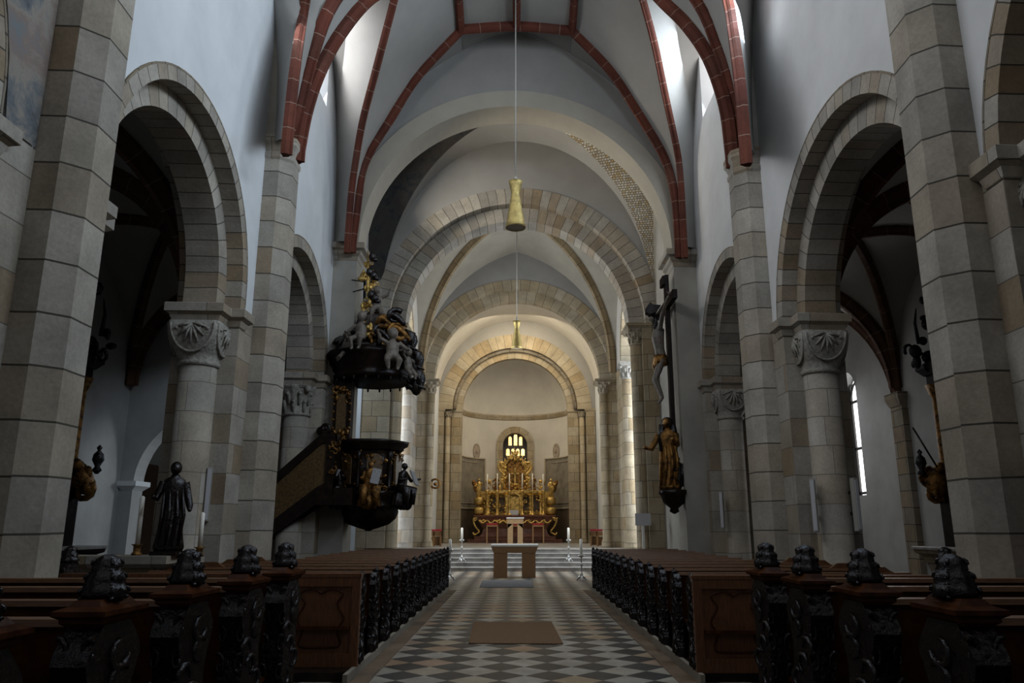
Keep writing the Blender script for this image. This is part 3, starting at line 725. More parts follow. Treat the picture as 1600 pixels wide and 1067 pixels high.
# painted dado of the apse
for s, nm in ((-1, 'trim_9'), (1, 'trim_10')):
    d = setting(nm, 'tall grey painted panelling on the %s of the apse wall' % side[s], 'panelling')
    rng = [(.02, .95)] if s > 0 else [(pi-.95, pi-.02)]
    for a, b in rng:
        mb = MB(); G2 = [a+(b-a)*k/12 for k in range(13)]
        for p, q in zip(G2, G2[1:]): colq(mb, p, q, 2.6, 5.45, AR-.03)
        mb.build('panel', M['dado'], d)
        mb = MB()
        for p, q in zip(G2, G2[1:]): colq(mb, p, q, .74, 2.6, AR-.04)
        mb.build('base_panel', M['dado_d'], d)
        mb = MB()
        for z in (5.45, 2.6): mb.tube([(*acyl(t, AR-.05), z) for t in G2], .045, 6)
        for t in (G2[0], G2[-1]): mb.tube([(*acyl(t, AR-.05), 2.6), (*acyl(t, AR-.05), 5.45)], .045, 6)
        iz = [a+(b-a)*k/12 for k in range(2, 11)]
        for z in (5.2, 2.9): mb.tube([(*acyl(t, AR-.05), z) for t in iz], .02, 6)
        mb.build('frame', M['carved_w'], d)
for px, who in ((742, 'left'), (870, 'right')):
    th = math.acos(max(-1, min(1, ((px-804)*45/1235)/AR))); p = acyl(th, AR-.04)
    z = at(px, 705, p[1]).z; mb = MB(); d = Vector((-cos(th), -sin(th), 0)); t = Vector((-sin(th), cos(th), 0)); c0 = Vector((*p, z))
    mb.rings([[c0 + d*dd + t*(rx*cos(2*pi*j/20)) + Vector((0, 0, rz*sin(2*pi*j/20))) for j in range(20)] for rx, rz, dd in ((.28, .45, -.03), (.28, .45, .02), (.23, .38, .03), (.21, .35, .005))])
    mb.ell(c0+d*.02, (.09, .05, .12), 10, 6)
    o = mb.build('wall_medallion', mat_plain('faded_medallion_'+who, (.36, .29, .23), .9, 0, .2, 6, .35)); tag(o, 'faded oval medallion on the apse wall, %s of the window' % who, 'medallion')
# apse window
aw = setting('window_3', 'round-headed apse window with seven glowing yellow lights', 'window', (AXC, 46, 4))
WY = AC + AR
mb = MB(); ringarch(mb, AXC, wz1-.05, .72, 1.1, 1, WY-.34, WY-.02, foot=3.0, n=24); mb.build('stone_surround', M['stone_w'], aw)
mb = MB(); mb.quad((AXC-1, WY+.25, 3), (AXC+1, WY+.25, 3), (AXC+1, WY+.25, 7.6), (AXC-1, WY+.25, 7.6)); mb.build('dark_backing', M['leaddark'], aw)
mb = MB(); ringarch(mb, AXC, wz1-.05, .68, .80, 1, WY-.06, WY+.25, foot=3.0, n=24); mb.build('splay', M['leaddark'], aw)
def lancet(c, z0, z1, hw, y):
    o = [(c-hw, z0), (c+hw, z0)] + [(c+hw*cos(pi*k/8), z1-hw+hw*sin(pi*k/8)) for k in range(9)]
    return [(u, y, z) for u, z in o]
for px, y0, y1, hw in ((797, 696, 682, .07), (805.5, 696, 678.5, .075), (813.5, 696, 682, .07), (793.5, 712, 701, .075), (801.5, 712, 701, .07), (809, 712, 701, .07), (817, 712, 701, .075)):
    a, b = at(px, y0, WY+.2), at(px, y1, WY+.2); mb = MB(); L_ = lancet(a.x, a.z, b.z, hw*1.35, WY+.2); i0 = mb.add(L_); mb.face(range(i0, i0+len(L_))); mb.build('pane', M['stained'], aw)

# ------------------------------------------------------------------ side aisles
def groin(name, label, x0, x1, y0, y1, sp, cr, mat, ribm, rs=.95):
    g = setting(name, label, 'ceiling'); cen = Vector(((x0+x1)/2, (y0+y1)/2, cr)); web = MB(); n = 16; T = [pi/2*i/n for i in range(n+1)]
    for xx in (x0, x1):
        for yy in (y0, y1):
            D = [Vector((cen.x+(xx-cen.x)*cos(t), cen.y+(yy-cen.y)*cos(t), sp+(cr-sp)*sin(t))) for t in T]
            A = [Vector((cen.x+(xx-cen.x)*cos(t), yy, pointed(abs(xx-cen.x), sp, cr-.3, abs(xx-cen.x)*cos(t)))) for t in T]
            B = [Vector((xx, cen.y+(yy-cen.y)*cos(t), pointed(abs(yy-cen.y), sp, cr-.3, abs(yy-cen.y)*cos(t)))) for t in T]
            web.loft(A, D, 6); web.loft(D, B, 6)
            iv = [(Vector((cen.x, cen.y, sp)) - p).normalized() for p in D]
            m = MB(); m.sweep(D, ribprof(rs), iv); m.build('rib', ribm, g)
            if yy == y1:
                m = MB(); m.sweep(A, ribprof(rs*1.25), [(Vector((cen.x, yy, sp)) - p).normalized() for p in A]); m.build('rib', ribm, g)
    web.build('vault_web', mat, g)
for s in (-1, 1):
    k = s*.4; X0, X1 = sorted((s*5.95, s*10.2)); rm = M['rib' if s > 0 else 'rib_d']; pm = M['plaster_d' if s < 0 else 'plaster_v']
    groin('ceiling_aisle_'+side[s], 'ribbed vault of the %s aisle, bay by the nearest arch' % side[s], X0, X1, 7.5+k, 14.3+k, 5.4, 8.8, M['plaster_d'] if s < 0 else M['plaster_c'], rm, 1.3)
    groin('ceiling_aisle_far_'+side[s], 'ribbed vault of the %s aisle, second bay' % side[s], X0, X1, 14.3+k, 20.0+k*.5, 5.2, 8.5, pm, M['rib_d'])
    groin('ceiling_transept_'+side[s], 'ribbed vault of the %s transept bay' % side[s], X0 if s > 0 else -13.3, X1, 20.0+k*.5, 25.2, 4.7, 8.3, pm, M['rib_d'])
    mb = MB()
    if s > 0:
        mb.box(10.2, 10.9, 0, 22.7, 0, 9); mb.box(10.2, 10.9, 24.3, 26, 0, 9)
        wallstrip(mb, 0, 22.7, 24.3, 9, [(23.5, 5.6, .66, 2.5)], 10.2, 10.9)
    else: mb.box(-10.9, -10.2, 0, 20.5, 0, 9); mb.box(-13.9, -13.2, 20.0, 26, 0, 9); mb.box(-13.9, -10.2, 20.0, 20.5, 0, 9)
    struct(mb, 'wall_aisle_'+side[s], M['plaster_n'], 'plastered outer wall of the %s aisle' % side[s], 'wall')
    mb = MB(); mb.box(*sorted((s*6, s*(10.9 if s > 0 else 13.9))), 25.2, 25.6, 0, 9); struct(mb, 'wall_transept_end_'+side[s], M['plaster_d' if s < 0 else 'plaster_l'], 'plastered end wall of the %s transept' % side[s], 'wall')
    for yy in (14.3+k, 20+k*.5):
        if s < 0 and yy > 17: continue
        mb = MB(); mb.box(*sorted((s*10.04, s*10.25)), yy-.3, yy+.3, 0, 4.9); mb.block(*sorted((s*10.06, s*10.25)), yy-.25, yy+.25, [(.05, 4.7), (.12, 4.9), (.12, 5.05)])
        o = struct(mb, 'wall_pilaster', M['stone_dark'], 'dark wall pilaster of the %s aisle, %s' % (side[s], 'by the side altar' if yy < 17 else 'at the transept'), 'pilaster')
# right aisle lancet
w = setting('window_4', 'tall bright lancet window in the right aisle wall', 'window', (10.5, 23.5, 2.5))
mb = MB(); o_ = [(23.5+a*.62, z) for a, z in ((-1, 2.55), (1, 2.55), (1, 5.5), (.7, 6.0), (0, 6.3), (-.7, 6.0), (-1, 5.5))]; i0 = mb.add([(10.62, u, z) for u, z in o_]); mb.face(range(i0, i0+7)); mb.build('pane', M['sky'], w)
mb = MB()
for z in (2.6, 3.95, 5.4): mb.box(10.55, 10.61, 22.88, 24.12, z-.04, z+.04)
for u in (22.92, 24.08): mb.box(10.55, 10.61, u-.05, u+.05, 2.5, 6.2)
mb.tube([(10.58, 23.5+.58*cos(pi*k_/10), 5.4+.62*sin(pi*k_/10)) for k_ in range(11)], .035, 6)
mb.build('frame', M['iron'], w)
# left transept wall with the passage arch and door
mb = MB(); wallstrip(mb, 1, -10.2, -6.2, 9, [(-8.0, 2.67, 1.85, 0)], 20.0, 20.55)
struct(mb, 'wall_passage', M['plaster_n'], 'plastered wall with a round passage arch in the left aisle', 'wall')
mb = MB(); mb.block(-10.1, -9.85, 20.0, 20.55, [(0, 2.5), (.06, 2.56), (.13, 2.62), (.13, 2.74)]); struct(mb, 'trim_11', M['plaster_l'], 'white impost of the passage arch in the left aisle', 'moulding')
dr = setting('door_1', 'brown wooden door beyond the left passage arch', 'door', (-11.9, 25.1, 0))
mb = MB(); o_ = [(-11.2, 0), (-10.05, 0), (-10.05, 3.0)] + [(-10.62+.57*cos(pi*k_/10), 3.0+.57*sin(pi*k_/10)) for k_ in range(1, 10)] + [(-11.2, 3.0)]
mb.extr([(u-1.25, h) for u, h in o_], 1, 25.08, 25.19); mb.build('leaf', M['doorw'], dr)
mb = MB(); mb.ell((-11.45, 25.05, 1.2), .05); mb.build('handle', M['iron'], dr)

# ------------------------------------------------------------------ THINGS: pews
ORD = ['first', 'second', 'third', 'fourth', 'fifth', 'sixth', 'seventh', 'eighth', 'ninth', 'tenth', 'eleventh', 'twelfth', 'thirteenth', 'fourteenth']
def end_outline(h, w, seed=0):
    """wavy carved pew-end outline in (y, z)"""
    L = []; n = 26
    for k in range(n+1):
        t = k/n; z = h*t
        hw = w*(.50 + .10*cos(t*2*pi*1.0) + .05*sin(t*2*pi*2.5+.4))
        if t < .08: hw = w*.62
        if t > .86: hw *= (1-(t-.86)/.14*.55)
        L.append((hw, z))
    return [(a, z) for a, z in L] + [(-a*.92, z) for a, z in reversed(L)]
def pew_end(mb, x, h, w, sx, th=.075):
    mb.extr(end_outline(h, w), 0, x-th/2, x+th/2)
    fx = x - sx*th/2
    # acanthus relief on the aisle face, scrolls down the rear edge
    for k in range(9):
        z = h*(.06+.1*k); yy = w*.28*sin(k*1.9)
        mb.tube([(fx, yy+.10*cos(a+k)*w*2, z+.05*sin(a+k)*1.2) for a in [i*.55 for i in range(9)]], [.010+.010*sin(pi*i/8) for i in range(9)], 6)
    for k, (z, r) in enumerate(((.10, .07), (.24, .05), (.40, .045), (.58, .05), (.74, .045), (.88, .05))):
        for sg in (-1, 1):
            P_ = [(x+sg*(th*.42+r*(1-.8*t)*cos(5.6*t+1.2)*.8), -w*.47+.01*t, h*z+r*1.5*(1-.8*t)*sin(5.6*t+1.2)) for t in [i/9 for i in range(10)]]
            mb.tube(P_, [r*.30*(1-.6*i/9) for i in range(10)], 6)
def crest(mb, x, z, w):
    mb.lathe([(.088, 0), (.096, .02), (.088, .05), (.078, .058), (.082, .075), (.07, .11), (.058, .116), (.062, .135), (.05, .165), (.018, .185)], (x, 0, z), 32, lambda a, q: .06*cos(8*a))
    for k in range(4):
        a = pi/4+k*pi/2
        for zz, r in ((.02, .092), (.08, .074), (.14, .052)): mb.tube([(x+(r+.012*cos(t))*cos(a), (r+.012*cos(t))*sin(a), z+zz+.022*sin(t)) for t in [i*.8 for i in range(8)]], .009, 5)
def make_pew(name, label, group, sx, width, h, tall, outer_tall=False, hump=0):
    r = thing(name, label, 'pew', (0, 0, 0), 0, group); base = .095
    mb = MB()
    if tall:
        pew_end(mb, sx*.06, 1.12, .40, sx, .15)
    else: pew_end(mb, sx*.04, h-base, .34, sx, .07)
    e = mb.build('carved_end', M['carve'], r)
    if tall:
        mb = MB(); mb.block(*sorted((sx*-.01, sx*.13)), -.15, .15, [(-.02, 1.08), (.02, 1.11), (.02, 1.125), (.045, 1.14), (.045, 1.16), (.0, 1.175), (-.02, 1.20)]); mb.build('end_cornice', M['pew'], r)
        mb = MB(); crest(mb, sx*.06, 1.20, .3); mb.build('crest', M['carve'], r)
    else:
        mb = MB(); mb.ell((sx*.03, .0, h-base+.015), (.04, .05, .035), 8, 5); mb.tube([(sx*.03, -.05+.1*i/6, h-base+.01+.045*sin(pi*i/6)) for i in range(7)], .012, 6); mb.build('crest', M['carve'], r)
    x0, x1 = sorted((sx*.10, sx*width)); bh = (1.08 if tall else h-base-.02)
    mb = MB(); mb.extr([(.10, 0), (.15, 0), (.06, bh), (.01, bh)], 0, x0, x1); mb.extr([(.10, .1), (.095, .1), (.02, bh-.12), (.03, bh-.12)], 0, x0+.05, x1-.05); mb.build('backrest', M['pew'], r)
    mb = MB(); mb.extr([(-.02, bh), (.11, bh), (.115, bh+.018), (.10, bh+.03), (-.01, bh+.03)], 0, x0, x1); mb.build('top_rail', M['pew_top'], r)
    mb = MB(); mb.extr([(-.30, .40), (.12, .37), (.12, .40), (-.30, .435)], 0, x0, x1); mb.build('seat', M['pew'], r)
    mb = MB(); mb.extr([(.06, bh-.19), (.26, bh-.22), (.26, bh-.20), (.06, bh-.165)], 0, x0, x1); mb.build('book_ledge', M['pew_top'], r)
    mb = MB(); mb.extr([(.3, .12), (.42, .15), (.42, .18), (.3, .15)], 0, x0, x1); mb.build('kneeler', M['pew'], r)
    mb = MB(); xe = sx*width
    if outer_tall:
        m2 = MB(); pew_end(m2, 0, 1.10, .38, sx, .1); crest(m2, 0, 1.10, .3); mb.rings([], ) if False else None
        m2.v = [v+Vector((xe, 0, 0)) for v in m2.v]; m2.build('outer_end', M['carve'], r)
    else:
        mb.extr(end_outline(bh, .3), 0, xe-.03, xe+.03); mb.build('outer_end', M['pew'], r)
    if hump:
        mb = MB(); mb.extr([(xe*.86-sx*.0+u, z) for u, z in [(-.22, bh+.028), (-.17, bh+.05), (-.1, bh+.10), (.1, bh+.10), (.17, bh+.05), (.22, bh+.028)]], 1, .0, .05); mb.build('raised_rail', M['pew_top'], r)
    return r
PG = {(-1, 0): 'tall-ended pews in the near left block', (1, 0): 'tall-ended pews in the near right block', (-1, 1): 'low pews in the far left block', (1, 1): 'low pews in the far right block'}
NEARY = {-1: [6.3, 5.4, 4.45, 3.57, 2.7], 1: [6.3, 5.45, 4.55, 3.62, 2.75]}
for s in (-1, 1):
    ex = AX + s*PEWX
    proto = None
    for i, y in enumerate(NEARY[s]):
        lab = 'tall carved dark pew with crested end, %s row of the near %s block' % (['front', 'second', 'third', 'fourth', 'rearmost visible'][i], side[s])
        if proto is None: o = proto = make_pew('carved_pew', lab, PG[(s, 0)], s, 2.35, 1.3, True)
        else: o = copy_tree(proto); o['label'] = lab
        o.location = (ex, y, .095)
    ys = [(9.3 if s < 0 else 8.95) + .945*i for i in range(13)]
    wide = narrow = None
    for i, y in enumerate(ys):
        lab = 'low dark pew with carved end, %s row from the cross aisle, far %s block' % (ORD[i], side[s])
        if i == 0:
            o = make_pew('carved_pew', 'dark pew with panelled red-brown back, rear row of the far %s block' % side[s], PG[(s, 1)], s, 3.45 if s < 0 else 2.9, 1.04, False, True)
            mb = MB(); bh = .97; a_, b_ = sorted((s*.0, s*(3.4 if s < 0 else 2.85))); mb.box(a_, b_, -.20, -.14, .0, bh-.02); mb.build('back_panelling', M['pew_panel'], o)
            mb = MB(); mb.box(a_-.01, b_+.01, -.23, -.12, bh-.02, bh+.02); mb.box(*sorted((s*.0, s*.09)), -.224, -.2, .14, bh-.12); mb.box(a_, b_, -.225, -.2, bh-.12, bh-.02); mb.box(a_, b_, -.225, -.2, 0, .14)
            for q in range(1, 4): mb.box(*sorted((s*(.78*q), s*(.78*q+.08))), -.224, -.2, .14, bh-.12)
            mb.build('panel_frame', M['pew_panel'], o)
            for q in range(4):
                mb = MB(); c = s*(.09+.78*q+.345)
                P_ = [(c+.26*sg*fx, -.205, .20+.62*fz) for sg, seq in ((1, ((.55, 0), (.9, .05), (.75, .3), (1, .5), (.7, .75), (.95, .93), (.4, 1), (0, .93))), (-1, ((0, .93), (.4, 1), (.95, .93), (.7, .75), (1, .5), (.75, .3), (.9, .05), (.55, 0)))) for fx, fz in seq]
                mb.tube(smooth(P_+[P_[0]], 60), .012, 6); mb.build('panel_scroll', M['pew'], o)
        elif y < 13.2:
            if wide is None: o = wide = make_pew('carved_pew', lab, PG[(s, 1)], s, 2.95, 1.04, False, False, 1)
            else: o = copy_tree(wide); o['label'] = lab
        else:
            if narrow is None: o = narrow = make_pew('carved_pew', lab, PG[(s, 1)], s, 2.2, 1.04, False)
            else: o = copy_tree(narrow); o['label'] = lab
        if i == 12: o['label'] = 'low dark pew with carved end, front row of the far %s block' % side[s]
        o.location = (ex, y, .095)

# ------------------------------------------------------------------ carved figures
def robed(mb, c, h, yaw=0, arms=((.28, .1, .62), (-.22, .18, .55)), lean=0, folds=9, wide=1.0):
    """robed standing figure, feet at c; arms given as hand offsets (side, front, up) in heights"""
    R_ = Matrix.Rotation(yaw, 3, 'Z'); T = lambda p: Vector(c) + R_ @ (Vector(p)*h)
    prof = [(.13, 0), (.145, .04), (.125, .2), (.115, .38), (.10, .52), (.118, .64), (.13, .74), (.11, .80), (.05, .835), (.042, .86)]
    R = []
    for r, z in prof:
        r *= 1+(wide-1)*max(0, min(1, (.8-z)/.5))
        fold = .16*max(0, 1-z/.6); R.append([T((r*(1+fold*sin(folds*a))*cos(a), r*.72*(1+fold*sin(folds*a+1))*sin(a) - lean*z*z, z)) for a in [2*pi*j/36 for j in range(36)]])
    mb.rings(R); hy = -lean*.85
    mb.ell(T((0, hy-.012, .925)), (.056*h, .062*h, .074*h), 14, 9, R_)
    mb.ell(T((0, hy+.015, .935)), (.064*h, .06*h, .075*h), 12, 8, R_)
    mb.ell(T((0, hy-.075, .915)), (.012*h, .014*h, .018*h), 6, 5, R_)
    for s_, (ax, ay, az) in zip((1, -1), arms):
        sh = (s_*.115, -lean*.5, .77); el = ((s_*.17+ax)/2, (-ay)*.35+.02, (az+.60)/2-.02); hd = (ax, -ay, az)
        mb.tube([T(sh), T(el), T(hd)], [.05*h, .043*h, .026*h], 8); mb.ell(T(hd), .026*h, 8, 6)
    for k in range(4): # cloak folds
        a = -.9+k*.6; mb.tube([T((.12*sin(a), -.085*cos(a), .70)), T((.15*sin(a+.2), -.1*cos(a), .4)), T((.14*sin(a-.1), -.105*cos(a), .06))], [.012*h, .024*h, .02*h], 6)
def putto(mb, c, h, yaw=0, pose=0):
    R_ = Matrix.Rotation(yaw, 3, 'Z'); T = lambda p: Vector(c) + R_ @ (Vector(p)*h)
    mb.ell(T((0, 0, .50)), (.15*h, .13*h, .24*h), 12, 8, R_); mb.ell(T((0, -.02, .36)), (.16*h, .14*h, .13*h), 10, 6, R_)
    mb.ell(T((0, -.02, .86)), (.115*h, .12*h, .135*h), 12, 8, R_); mb.ell(T((0, .02, .90)), (.13*h, .125*h, .12*h), 10, 7, R_)
    mb.tube([T((0, 0, .68)), T((0, -.01, .78))], .05*h, 8)
    for s_ in (-1, 1):
        up = .25 if (s_ > 0) == (pose % 2 == 0) else -.15
        mb.tube([T((s_*.14, 0, .66)), T((s_*.30, -.06, .60+up*.5)), T((s_*.36, -.14, .62+up))], [.06*h, .05*h, .032*h], 8); mb.ell(T((s_*.36, -.15, .64+up)), .035*h, 7, 5)
        mb.tube([T((s_*.09, -.03, .33)), T((s_*.14, -.24, .26-.05*pose%2)), T((s_*.10, -.20, .02))], [.09*h, .075*h, .04*h], 8); mb.ell(T((s_*.10, -.24, .0)), (.035*h, .06*h, .03*h), 7, 5, R_)
def curl(mb, c, r, d, rad=.03, turns=1.4, u=None, sgn=1, n=14):
    """flat spiral scroll around axis d starting from direction u"""
    d = Vector(d).normalized(); u = Vector(u) if u else d.orthogonal(); u = (u-d*u.dot(d)).normalized(); w = d.cross(u)*sgn
    P = []; Rr = []
    for k in range(n+1):
        t = k/n; a = turns*2*pi*t; q = r*(1-.78*t); P.append(Vector(c)+u*q*cos(a)+w*q*sin(a)); Rr.append(rad*(1-.55*t))
    mb.tube(P, Rr, 7)
def ornament(mb, c, w, h, d, n, seed, sz=.09):
    g = random.Random(seed)
    for k in range(n):
        p = Vector(c) + Vector((g.uniform(-w, w)/2, g.uniform(-d, d)/2, g.uniform(-h, h)/2)); s_ = sz*g.uniform(.6, 1.3)
        if g.random() < .45: curl(mb, p, s_*1.2, (g.uniform(-.4, .4), -1, g.uniform(-.4, .4)), s_*.33, g.uniform(.8, 1.5), (g.uniform(-1, 1), 0, g.uniform(-1, 1)), g.choice((-1, 1)), 9)
        else: mb.ell(p, (s_*g.uniform(.5, 1.1), s_*.6, s_*g.uniform(.5, 1.2)), 8, 5)

# ------------------------------------------------------------------ pulpit
PX0, PY0 = -3.72, 19.75
pu = thing('pulpit', 'black carved baroque pulpit with gilded figures, canopy and stair on the left crossing pier', 'pulpit', (PX0, PY0, 0))
hexm = lambda a, z: .03*cos(6*a)
mb = MB(); mb.lathe([(.06, 1.50), (.10, 1.53), (.24, 1.57), (.50, 1.66), (.66, 1.80), (.72, 1.96), (.70, 2.04), (.78, 2.07), (.78, 2.12), (.72, 2.16), (.74, 2.30), (.80, 2.36), (.80, 2.44), (.74, 2.48)], (PX0, PY0, 0), 36, hexm); mb.build('bowl_base', M['walnut'], pu)
mb = MB(); mb.lathe([(.72, 2.46), (.72, 3.46)], (PX0, PY0, 0), 6*6, lambda a, z: .05*cos(6*a)); body = mb.build('parapet', M['walnut'], pu)
mb = MB(); mb.lathe([(.73, 3.44), (.80, 3.50), (.80, 3.54), (.90, 3.60), (.92, 3.66), (.92, 3.70), (.80, 3.72), (.66, 3.72), (.66, 3.60)], (PX0, PY0, 0), 36, hexm); mb.build('parapet_rail', M['walnut'], pu)
for k in range(6):
    a = -pi/2 + .30 + (k-1)*pi/3; d = Vector((cos(a), sin(a), 0)); t = Vector((-d.y, d.x, 0)); c = Vector((PX0, PY0, 0))+d*.715
    if d.y > .7: continue
    mb = MB(); mb.rings([[c + t*(.19*u) + d*o + Vector((0, 0, z)) for u, z in [(-1, 2.62), (1, 2.62), (1, 3.2)] + [(cos(pi*q/8), 3.2+.16*sin(pi*q/8)) for q in range(1, 8)] + [(-1, 3.2)]] for o in (-.02, .035)], sm=False)
    mb.build('niche_panel', M['stairpanel'], body)
    a2 = a+pi/6; d2 = Vector((cos(a2), sin(a2), 0)); c2 = Vector((PX0, PY0, 0))+d2*.76
    mb = MB(); mb.lathe([(.06, 2.5), (.07, 2.55), (.045, 2.6), (.042, 3.2), (.07, 3.26), (.06, 3.30), (.085, 3.42)], c2, 12); mb.build('corner_column', M['metal' if k == 2 else 'walnut'], body)
# four seated evangelist figures
for i, (a, tilt) in enumerate(((-pi/2-.75, 0), (-pi/2+.18, 0), (-pi/2+1.15, 0), (-pi/2-1.5, 0))):
    d = Vector((cos(a), sin(a), 0)); c = Vector((PX0, PY0, 2.08))+d*.92; yw = a+pi/2
    mb = MB(); robed(mb, c, 1.06, yw, ((.34 if i != 2 else .58, .16, .68 if i != 2 else .66), (-.20, .26, .62)), .10, 8, 1.75)
    for sg in (-1, 1): t_ = Vector((-d.y, d.x, 0)); mb.tube([c+t_*sg*.12+Vector((0, 0, .42)), c+d*.26+t_*sg*.15+Vector((0, 0, .40)), c+d*.24+t_*sg*.14+Vector((0, 0, .05))], [.13, .12, .07], 8)
    mb.ell(c+Vector((0, 0, .12))+d*.02, (.22, .22, .2), 10, 6)
    for q in range(3): curl(mb, c+d*.1+Vector((0, 0, .04))+Vector((-d.y, d.x, 0))*(q-1)*.14, .12, (-d.y, d.x, 0), .04, 1.3)
    f = mb.build('seated_figure', M['carve'] if i != 1 else M['gold_d'], pu)
    t = Vector((-d.y, d.x, 0)); b0 = c + d*.26 + Vector((0, 0, .70)) + t*(.16 if i == 2 else .13)
    mb = MB(); mb.rings([[b0 + t*(u*.10+z*.035) + d*(o-.10*z) + Vector((0, 0, z*.18-u*.02)) for u, z in ((-1, -1), (1, -1), (1, 1), (-1, 1))] for o in (0, .04)], sm=False); tb = mb.build('stone_tablet', M['tablet'], f); tb['label'] = 'pale grey tablet held by the figure'
for k in range(7):
    mb = MB(); a = -pi/2 + (k-2.6)*.42; c = Vector((PX0+.76*cos(a), PY0+.76*sin(a), 0)); ornament(mb, c+Vector((0, 0, 3.25)), .2, .35, .08, 5, k, .05); mb.build('gilt_ornament', M['gold_d'], pu); mb = MB(); ornament(mb, c+Vector((0, 0, 2.55)), .25, .15, .1, 4, k+20, .05)
    mb.build('gilt_ornament', M['gold_d'], pu)
# back board
mb = MB(); mb.box(-4.62, -4.18, 19.15, 19.5, 3.6, 5.2); mb.box(-4.68, -4.12, 19.12, 19.5, 3.55, 3.75); bb = mb.build('back_board', M['walnut'], pu)
mb = MB(); mb.box(-4.53, -4.29, 19.11, 19.16, 3.85, 4.85); mb.build('board_panel', M['stairpanel'], bb)
mb = MB(); ornament(mb, (-4.41, 19.1, 4.85), .36, .34, .05, 22, 5, .07); mb.build('board_gilding', M['gold_d'], bb); mb = MB(); ornament(mb, (-4.41, 19.1, 3.82), .38, .22, .06, 20, 6, .07); mb.build('board_gilding', M['gold_d'], bb)
for z in (4.0, 4.2, 4.4, 4.6):
    for x in (-4.6, -4.2): mb = MB(); mb.ell((x, 19.12, z), .04, 8, 5); mb.build('gilt_boss', M['gold_d'], bb)
# stair
sy0, sy1 = 18.45, 19.2
A_, B_ = (-4.45, 3.72), (-7.6, 1.05)
mb = MB(); dn = .98
mb.extr([(A_[0], A_[1]), (A_[0], A_[1]-dn-.35), (B_[0], B_[1]-dn-.05), (B_[0], B_[1])], 1, sy0+.02, sy0+.08); st = mb.build('stair_panel', M['stairpanel'], pu)
mb = MB(); mb.extr([(A_[0]+.1, A_[1]+.06), (A_[0]+.1, A_[1]-.16), (A_[0]-.2, A_[1]-.16), (B_[0], B_[1]-.22), (B_[0], B_[1]+.05), (A_[0]-.22, A_[1]+.06)], 1, sy0-.05, sy0+.12); mb.build('hand_rail', M['walnut'], pu)
mb = MB(); mb.extr([(A_[0]+.1, 2.72), (A_[0]+.1, 2.1), (A_[0]-.3, 2.1), (B_[0], -.0), (B_[0], .28), (A_[0]-.3, 2.50)], 1, sy0-.03, sy1); mb.build('stair_stringer', M['walnut'], pu)
mb = MB(); mb.box(-4.5, -3.9, 18.5, 19.4, 2.1, 2.5); mb.box(-4.55, -4.35, sy0-.04, 19.2, 2.4, 3.78); mb.build('stair_landing', M['walnut'], pu)
mb = MB(); ornament(mb, (-4.35, sy0-.06, 3.2), .26, .75, .05, 16, 9, .06); mb.build('landing_gilding', M['gold_d'], pu)
mb = MB(); mb.ell((-4.75, 18.9, 3.9), (.2, .12, .13), 10, 6); curl(mb, (-4.62, 18.45, 3.92), .13, (0, -1, 0), .05); mb.build('rail_scroll', M['walnut'], pu)
# canopy
cx_, cy_ = -3.74, 19.62
mb = MB(); mb.lathe([(.01, 5.20), (.9, 5.21), (1.0, 5.28), (1.02, 5.36), (.96, 5.42), (1.04, 5.50), (1.05, 5.58), (1.12, 5.66), (1.14, 5.78), (1.22, 5.84), (1.22, 5.92), (1.0, 5.98), (.2, 6.02)], (cx_, cy_, 0), 48, lambda a, z: .02*cos(8*a)); can = mb.build('canopy', M['walnut'], pu)
for k in range(20):
    a = 2*pi*k/20; mb = MB(); mb.ell((cx_+.99*cos(a), cy_+.99*sin(a), 5.2), (.03, .03, .06), 7, 5); mb.build('canopy_drop', M['walnut'], can)
mb = MB(); mb.lathe([(.98, 5.97), (.84, 6.12), (.66, 6.3), (.55, 6.48), (.5, 6.7), (.46, 6.95), (.2, 7.1)], (cx_, cy_, 0), 32, lambda a, z: .06*cos(6*a)); mb.build('canopy_dome', M['walnut'], can)
mb = MB()
for k in range(8):
    a = 2*pi*k/8+.3; d = Vector((cos(a), sin(a), 0)); c = Vector((cx_, cy_, 0))
    curl(mb, c+d*.80+Vector((0, 0, 6.18)), .22, (-d.y, d.x, 0), .075, 1.3, d, 1 if k % 2 else -1); curl(mb, c+d*.48+Vector((0, 0, 6.62)), .2, (-d.y, d.x, 0), .07, 1.2, (0, 0, 1), -1)
    mb.tube([c+d*.95+Vector((0, 0, 6.0)), c+d*.9+Vector((0, 0, 6.25)), c+d*.6+Vector((0, 0, 6.55))], [.07, .08, .05], 8)
mb.build('canopy_scrolls', M['carve'], can)
mb = MB()
for a, z, q in ((-pi/2-.35, 6.3, 1), (-pi/2+.45, 6.38, 2), (-pi/2+1.1, 6.5, 3), (-pi/2+.2, 6.2, 4)):
    ornament(mb, (cx_+.78*cos(a), cy_+.78*sin(a), z), .32, .36, .15, 10, 40+q, .075)
mb.build('gilt_cartouche', M['gold_d'], can)
for k, (px, py, r) in enumerate(((557, 520, .16), (574, 512, .18), (596, 520, .2), (604, 540, .2), (590, 556, .16), (622, 515, .22), (625, 545, .2), (572, 552, .15), (618, 495, .18), (600, 500, .16))):
    p = at(px, py, cy_-.72); mb = MB(); curl(mb, p, r*1.25, (.3*(k % 3-1), -1, .2), r*.42, 1.25, (1, 0, (-1)**k), (-1)**k); mb.tube(smooth([p+Vector((-r*1.3, 0, -r)), p+Vector((-r*.4, -.1, r*.2)), p+Vector((r*.5, -.05, -.3*r)), p+Vector((r*1.4, 0, -r*1.3))], 10), [.03]+[.07]*9+[.03], 7); mb.build('carved_scroll', M['gold' if k in (1, 3, 7) else 'gold_d' if k % 2 else 'carve'], can)
